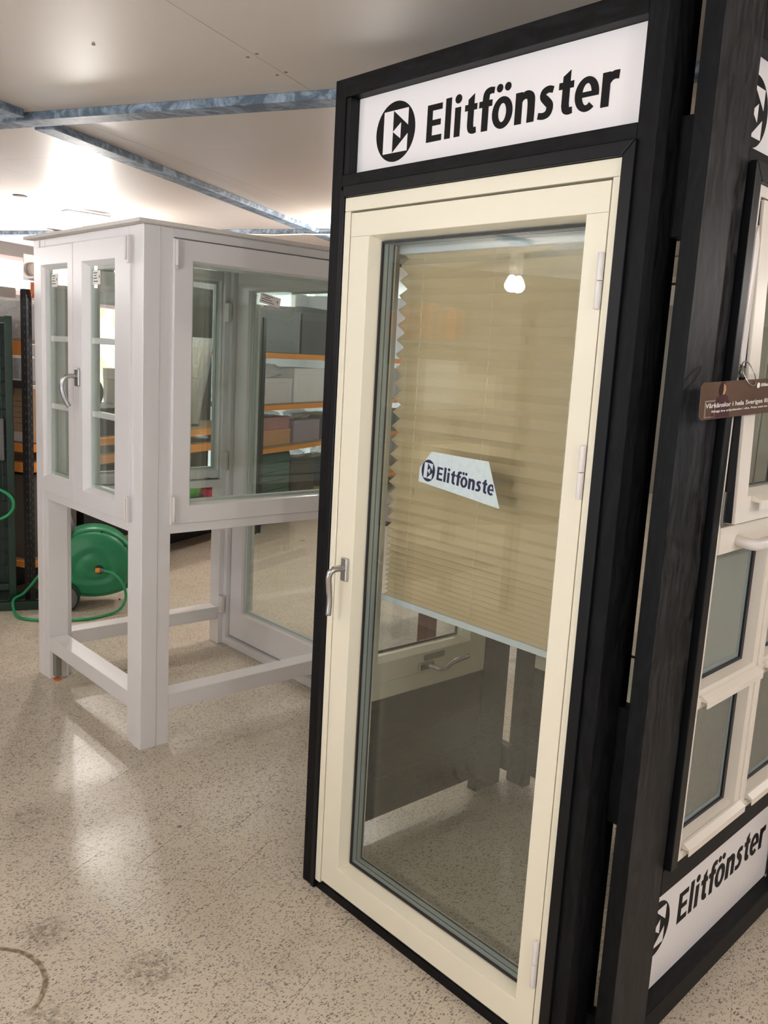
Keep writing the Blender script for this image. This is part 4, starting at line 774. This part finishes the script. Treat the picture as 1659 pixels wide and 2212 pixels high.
# ================================================================== GREEN MESH STAND
ms = root('mesh_stand', (1.86, 5.62, 0), 'dark green wire-mesh display stand at the left edge with hose fittings', 'stand')
MG = mat('dark_green_paint', (18, 46, 33), .4); a_ = Vector((1.940, 5.58, 0)); dv = Vector((-.93, .37, 0)).normalized()
def mbox(bm, u0, u1, d0, d1, z0, z1):
    Mx = Matrix(((dv.x, -dv.y, 0, a_.x), (dv.y, dv.x, 0, a_.y), (0, 0, 1, 0), (0, 0, 0, 1))); return box(bm, u0, u1, d0, d1, z0, z1, Mx)
put('post', mbox(B(), 0, .042, -.02, .02, .03, 1.81), MG, ms, .003); put('post', mbox(B(), .9, .942, -.02, .02, .03, 1.81), MG, ms, .003)
put('rail', mbox(B(), .0425, .899, -.015, .015, 1.77, 1.805), MG, ms, .003); put('rail', mbox(B(), .0425, .899, -.015, .015, .10, .14), MG, ms, .003)
put('base_foot', mbox(B(), -.14, 1.0, .10, .15, 0, .055), MG, ms, .003); put('base_foot', mbox(B(), -.16, 1.0, -.15, -.10, 0, .055), MG, ms, .003); put('base_foot', mbox(B(), .0, .05, -.0995, .0995, 0, .03), MG, ms, .003)
b_ = B()
for q in range(20): tube(b_, [a_ + dv * .04 + Vector((0, 0, .18 + q * .082)), a_ + dv * .90 + Vector((0, 0, .18 + q * .082))], .0025, 4)
for q in range(17): tube(b_, [a_ + dv * (.07 + q * .05) + Vector((.004, .004, .14)), a_ + dv * (.07 + q * .05) + Vector((.004, .004, 1.77))], .002, 4)
mm = put('wire_mesh', b_, mat('green_wire', (60, 100, 84), .4), ms); mm['kind'] = 'stuff'
put('backing_sheet', mbox(B(), .0425, .899, -.012, -.008, .145, 1.765), mat('very_dark_green', (10, 26, 20), .6), ms)
rb = root('hose_bracket', (1.84, 5.66, 1.02), 'grey wall bracket with a loop of green hose on the mesh stand', 'bracket')
put('plate', mbox(B(), .055, .16, .022, .035, .93, 1.19), GRY, rb, .008)
b_ = B(); c0 = a_ + dv * .16 + Vector((0, -.05, .66)); tube(b_, [c0 + dv * (.12 * math.cos(t)) * 1.1 + Vector((0, -.01, .10 * math.sin(t))) for t in [k * math.pi / 14 for k in range(29)]], .010, 8, cap=False); tube(b_, [a_ + dv * .10 + Vector((-.02, -.06, .76)), a_ + dv * .11 + Vector((-.02, -.05, .98))], .010, 8); put('hose_loop', b_, HOS, rb)
# ================================================================== things only mirrored in the glass, and beyond the booth
rs = root('side_rack', (-.75, 4.05, 0), 'grey metal rack standing left of the camera, mirrored in the door glass', 'rack')
for u, v in ((-.5, -.3), (.5, -.3), (-.5, .3), (.5, .3)): put('upright', box(B(), -.75 + u - .02, -.75 + u + .02, 4.05 + v - .02, 4.05 + v + .02, 0, 2.1), RCK, rs)
for z in (.35, .9, 1.36, 1.78): put('shelf', box(B(), -1.27, -.23, 3.73, 4.37, z, z + .03), mat('grey_shelf', (150, 150, 148), .5), rs, .002)
for q, (x, y, hh) in enumerate(((-.42, 3.95, .21), (-.60, 4.05, .23), (-.50, 4.18, .17), (-.90, 4.12, .22))):
    r = root('orange_can', (x, y, 1.8105), ('front', 'middle', 'short', 'rear')[q] + ' orange can in the cluster on top of the side rack', 'can', 'orange cans on the side rack')
    put('body', tube(B(), [(0, 0, 0), (0, 0, .005), (0, 0, hh - .03), (0, 0, hh - .01)], [.05, .055, .055, .045], 20), mat('orange_can_paint', (232, 120, 40), .3), r, local=True); put('lid', tube(B(), [(0, 0, hh - .0098), (0, 0, hh)], .035, 16), LBL, r, local=True)
def sbox(x, y, z, w_, d, h, c, lb):
    r = root('shelf_box', (x, y, z), lb, 'box'); m = mat('sbox_%s' % str(c), c, .5); put('body', box(B(), -w_ / 2, w_ / 2, -d / 2, d / 2, 0, h), m, r, .003, local=True); put('tape', box(B(), -w_ / 2 - .001, w_ / 2 + .001, -.02, .02, h - .04, h + .001), TAPE, r, local=True)
sbox(-.50, 4.0, 1.3905, .42, .38, .30, (232, 232, 226), 'white box on the side rack mirrored in the door'); sbox(-.97, 4.08, 1.3905, .40, .36, .22, (226, 214, 190), 'cream box on the side rack'); sbox(-.7, 4.05, .9305, .8, .4, .24, (210, 196, 166), 'beige box low on the side rack')
bg = blob('plastic_bag', 0, 0, 0, .17, .12, .085, PLS, 'shiny crumpled clear bag on the beige box of the side rack', 'bag', 12); bg.location = (-.60, 4.03, 1.172)
pt = root('brown_table', (4.0, 3.75, 0), 'red-brown wooden table seen through the booth door glass', 'table')
BW = mat('red_brown_wood', (92, 48, 36), .4, vary=.15, bscale=6)
for u, v in ((0, 0), (1.1, 0), (0, .7), (1.1, .7)): put('leg', box(B(), 3.50 + u, 3.58 + u, 3.42 + v, 3.50 + v, 0, .70), BW, pt, .004)
put('table_top', box(B(), 3.46, 4.72, 3.38, 4.24, .7005, .735), BW, pt, .004)
